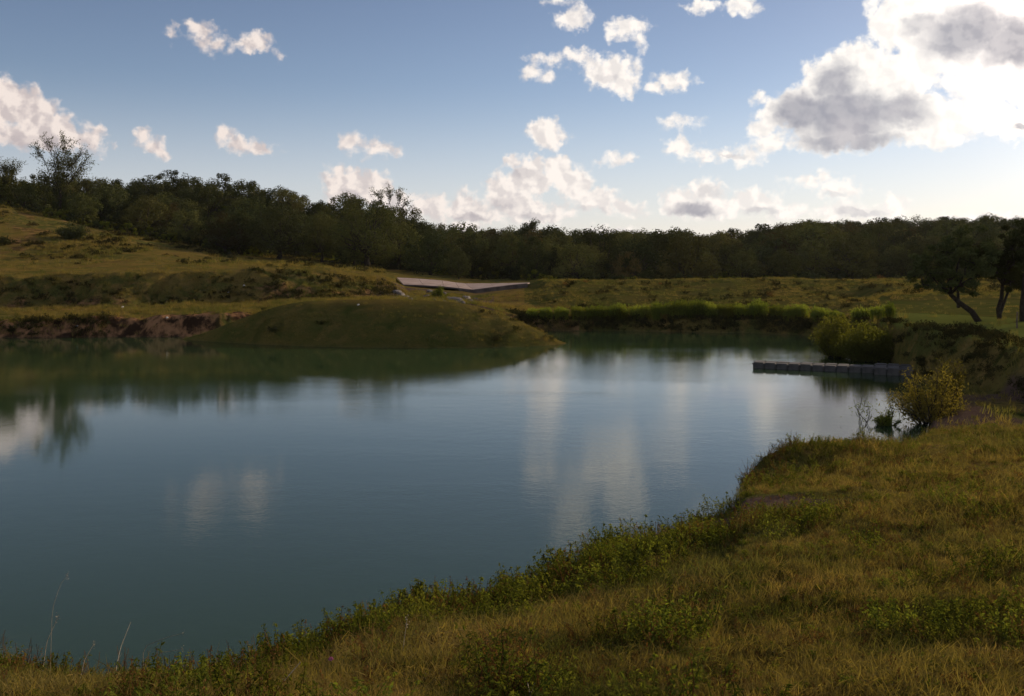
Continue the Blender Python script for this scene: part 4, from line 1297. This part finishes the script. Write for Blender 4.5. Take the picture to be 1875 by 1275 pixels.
# ------------------------------------------------------------------ concrete spillway slab in the dam
def build_slab():
    fr = [(738, 86, 521.5), (775, 86, 523), (812, 86, 525), (840, 86, 528), (866, 86, 531), (905, 86.5, 526), (935, 87, 522.5), (966, 88, 519.2)]
    bk = [(726, 94, 508.8), (766, 94, 511), (809, 94, 514.2), (834, 94, 518), (852, 94, 519.8), (897, 94, 519.6), (930, 93, 519.0), (970, 91, 518.2)]
    e = empty('spillway_slab', (at(850, 90)[0], 90, Zp(90, 524)))
    o0 = np.array(e.location) - np.array([0, 0, .03])
    f = np.array([(at(a, Y)[0], Y, Zp(Y, p)) for a, Y, p in fr]) - o0
    b = np.array([(at(a, Y)[0], Y, Zp(Y, p)) for a, Y, p in bk]) - o0
    for i in range(len(fr) - 1):
        g = .035
        A0, A1 = f[i] + (f[i + 1] - f[i]) * g / np.linalg.norm(f[i + 1] - f[i]), f[i + 1]
        B0, B1 = b[i] + (b[i + 1] - b[i]) * g / np.linalg.norm(b[i + 1] - b[i]), b[i + 1]
        top = [A0, A1, B1, B0]
        m_ = 5
        uu = np.linspace(0, 1, m_)
        G_ = np.array([[(A0 * (1 - a_) + A1 * a_) * (1 - b_) + (B0 * (1 - a_) + B1 * a_) * b_ for a_ in uu] for b_ in uu]).reshape(-1, 3)
        V = np.vstack([G_, G_ - np.array([0, 0, .10])])
        Q = []
        for r_ in range(m_ - 1):
            for c_ in range(m_ - 1):
                k_ = r_ * m_ + c_
                Q += [(k_, k_ + 1, k_ + m_ + 1, k_ + m_), (k_ + 25 + m_, k_ + 26 + m_, k_ + 26, k_ + 25)]
        for k_ in range(m_ - 1):
            Q += [(k_ + 25, k_ + 26, k_ + 1, k_), (k_ * 5 + 5, k_ * 5 + 30, k_ * 5 + 25, k_ * 5), (k_ * 5 + 4, k_ * 5 + 29, k_ * 5 + 34, k_ * 5 + 9), (20 + k_, 21 + k_, 46 + k_, 45 + k_)]
        ob('panel', mesh_np('panel', V, Q, None, [M['concrete']], None, False), e)
    # front lip wall, its shade put into a darker concrete colour
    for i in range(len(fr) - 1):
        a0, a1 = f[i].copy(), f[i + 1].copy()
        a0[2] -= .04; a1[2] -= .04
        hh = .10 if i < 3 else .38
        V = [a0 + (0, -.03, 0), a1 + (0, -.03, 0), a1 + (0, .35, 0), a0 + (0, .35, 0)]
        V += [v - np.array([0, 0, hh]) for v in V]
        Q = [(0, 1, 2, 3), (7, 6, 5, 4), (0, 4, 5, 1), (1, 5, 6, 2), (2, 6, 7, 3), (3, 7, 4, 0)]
        ob('front_wall', mesh_np('front_wall', V, Q, None, [M['concrete_shaded']]), e)
    tag(e, 'pale pinkish concrete spillway slab dipping in a shallow V through the dam', 'spillway')


build_slab()


# ------------------------------------------------------------------ floating dock
def float_mesh():
    import bmesh
    bm = bmesh.new()
    bmesh.ops.create_cube(bm, size=1)
    for v in bm.verts: v.co = (v.co.x * .48, v.co.y * .48, v.co.z * .40)
    bmesh.ops.bevel(bm, geom=bm.edges[:] , offset=.035, segments=2, affect='EDGES')
    # two shallow ribs on each side and the corner lugs
    for sx, sy in ((1, 1), (1, -1), (-1, 1), (-1, -1)):
        r = bmesh.ops.create_cone(bm, cap_ends=True, segments=8, radius1=.045, radius2=.045, depth=.05)
        for v in r['verts']: v.co = (v.co.x + sx * .235, v.co.y + sy * .235, v.co.z + .135)
    for k in (-.1, .1):
        for s in (-1, 1):
            r = bmesh.ops.create_cube(bm, size=1)
            for v in r['verts']: v.co = (v.co.x * .06 + k, v.co.y * .012 + s * .243, v.co.z * .24)
    me = bpy.data.meshes.new('float_block')
    bm.to_mesh(me); bm.free()
    me.materials.append(M['float'])
    return me


def build_dock():
    fm = float_mesh()
    p0 = np.array(at(1379, 41.2)); p1 = np.array(at(1672, 38.6))
    L = np.linalg.norm(p1 - p0); d = (p1 - p0) / L; nrm = np.array([-d[1], d[0]])
    ang = math.atan2(d[1], d[0])
    e = empty('floating_dock', (p0[0], p0[1], 0), ang)
    n = int(L / .5)
    for i in range(n):
        for j in range(2):
            o = ob('float_block', fm, e, (i * .5 + .25, j * .5 + .1, .055 + random.uniform(-.012, .012)))
            o.rotation_euler = (random.uniform(-.012, .012), random.uniform(-.012, .012), random.uniform(-.01, .01))
    for i in range(n - 3, n):
        o = ob('float_block', fm, e, (i * .5 + .27, -.4, .085 + random.uniform(-.01, .01)))
        o = ob('float_block', fm, e, (i * .5 + .25, 1.1, .10))
    # pins that hold the blocks together
    import bmesh
    bm = bmesh.new()
    bmesh.ops.create_cone(bm, cap_ends=True, segments=8, radius1=.03, radius2=.02, depth=.05)
    pm = bpy.data.meshes.new('pin'); bm.to_mesh(pm); bm.free(); pm.materials.append(M['float'])
    for i in range(0, n + 1):
        ob('pin', pm, e, (i * .5, .35, .27))
    tag(e, 'long low floating dock of dark grey plastic blocks on the water', 'dock')


build_dock()


# ------------------------------------------------------------------ dry stalks and a flower in the near left corner
def ground_under(px, py, y0=3.0, y1=24):
    for Y in np.arange(y0, y1, .05):
        x = at(px, Y)[0]
        if Zp(Y, py) < hz(x, Y): return x, Y
    return x, Y


def stalk(pts, Y, r, matl, label, cat='stalk', name='dry_stalk', head=None, group=None):
    """a stalk through photo points given at one distance, bending a little in depth"""
    P3 = [np.array([at(p[0], Y)[0], Y + .05 * i, Zp(Y, p[1])]) for i, p in enumerate(pts)]
    x0, y0, z0 = P3[0]
    zb = hz(x0, y0)
    P3 = [np.array([x0, y0, zb - .03])] + P3 if z0 > zb + .02 else P3
    o0 = np.array([x0, y0, zb])
    e = empty(name, tuple(o0))
    P3 = np.array(P3) - o0
    t = np.linspace(0, len(P3) - 1, 14)
    path = np.stack([np.interp(t, np.arange(len(P3)), P3[:, k]) for k in range(3)], 1)
    v, q = tube(path, np.linspace(r, r * .45, len(path)), 5)
    ob('stem', mesh_np('stem', v, q, None, [M[matl]], None, True), e)
    tip = path[-1]
    if head:
        k = 40
        k = 16
        C = tip + RS.normal(size=(k, 3)) * np.array([.006, .006, .018]) * head
        V, qq = leaf_quads(C, RS.normal(size=(k, 3)), .012 * head, .006 * head)
        ob('seed_head', mesh_np('seed_head', V, qq, None, [M['straw']]), e)
    else:
        d = unit(path[-1] - path[-2])
        v, q = limb(path[6], path[6] + np.array([.03, .01, .06]), r * .5, r * .2, 4, .1, 4)
        ob('side_shoot', mesh_np('side_shoot', v, q, None, [M[matl]], None, True), e)
    return tag(e, label, cat, group)


stalk([(212, 1225), (216, 1190), (230, 1148)], 7.6, .0050, 'palestraw', 'pale upright dry stalk at the left shore, brightest of the tall ones')
stalk([(505, 1264), (520, 1250), (543, 1226)], 5.4, .0045, 'palestraw', 'pale dry stalk lying aslant in the grass near the bottom left')
stalk([(78, 1230), (80, 1180), (94, 1142)], 7.8, .0035, 'straw', 'thin bent dry stalk with a small head at the left shore', head=1.2)
stalk([(92, 1230), (90, 1120), (100, 1078), (108, 1064)], 7.8, .0018, 'straw', 'tallest thin stalk with a seed head against the water at left', head=1.0)
stalk([(262, 1185), (300, 1172), (328, 1168)], 8.2, .0028, 'straw', 'thin stalk leaning right over the water, upper of the two', head=.8)
stalk([(250, 1212), (290, 1200), (327, 1198)], 8.0, .0028, 'straw', 'thin stalk leaning right over the water, lower of the two', head=.8)
stalk([(142, 1265), (148, 1215), (160, 1190)], 6.4, .0035, 'straw', 'curved dry stalk in the grass of the bottom left corner', head=.8)
stalk([(735, 1240), (738, 1180), (742, 1146)], 6.2, .003, 'straw', 'single straw coloured stalk among the weeds left of centre', head=1.2)
stalk([(970, 1270), (966, 1258)], 4.95, .005, 'straw', 'short pale broken stalk at the bottom edge right of centre')
# purple-pink thistle
xg, Yg = at(606, 6.0)
e = empty('thistle', (xg, Yg, hz(xg, Yg)))
zt = Zp(Yg, 1208) - hz(xg, Yg)
v, q = limb((0, 0, -.02), (.0, 0, zt), .004, .0025, 6, .02, 5)
ob('stem', mesh_np('stem', v, q, None, [M['weed']], {'tint': np.full(len(v), .4)}, True), e)
C = np.array([0, 0, zt]) + unit(np.abs(RS.normal(size=(90, 3))) * np.array([1, 1, 1]) * np.sign(RS.normal(size=(90, 3)) * np.array([1, 1, 0]) + np.array([0, 0, 1]))) * .014
V, q = leaf_quads(C, RS.normal(size=(90, 3)), .014, .005)
ob('flower', mesh_np('flower', V, q, None, [M['pink']]), e)
tag(e, 'small pink thistle flower on a thin stem in the near grass', 'flower')

# thin brown dry weeds against the water in the lower left corner
dw = [weed_mesh(7, .15, .42, .012, 30, 'redweed', .08), weed_mesh(6, .12, .52, .010, 24, 'redweed', .10)]
pts, px_, _ = scatter_pts(2600, lambda px, Y, x, z, seg, ism: (z > .05) * (seg < 6) * np.exp(-((Y - np.interp(px, SPX, TY[:, 2])) / .8) ** 2) * np.interp(px, [-100, 60, 330, 560, 900, 1000, 1340, 1400, 1440], [.5, .8, .6, .25, .45, .1, .4, .6, 0]), (-100, 1440), (5, 19), 2.0)
n = len(pts)
scatter('dry_weeds', pts, rots(n, .15), scl3(n, .45, .95), RS.randint(0, 2, n), dw, 'thin dry brown weeds standing along the near shore', 'weeds')


# ------------------------------------------------------------------ the air between
def build_haze():
    m, T, out = mat('haze')
    v = T.n('ShaderNodeVolumePrincipled', {'Color': (.93, .95, 1.0, 1), 'Density': .000055, 'Anisotropy': .4})
    m.node_tree.links.new(v.outputs['Volume'], out.inputs['Volume'])
    a, z0, z1 = 3300.0, -45.0, 60.0
    V = [(x, y, z) for z in (z0, z1) for (x, y) in ((-a, -a), (a, -a), (a, a), (-a, a))]
    Q = [(3, 2, 1, 0), (4, 5, 6, 7), (0, 1, 5, 4), (1, 2, 6, 5), (2, 3, 7, 6), (3, 0, 4, 7)]
    tag(ob('haze', mesh_np('haze', V, Q, None, [m])), kind='stuff')


build_haze()
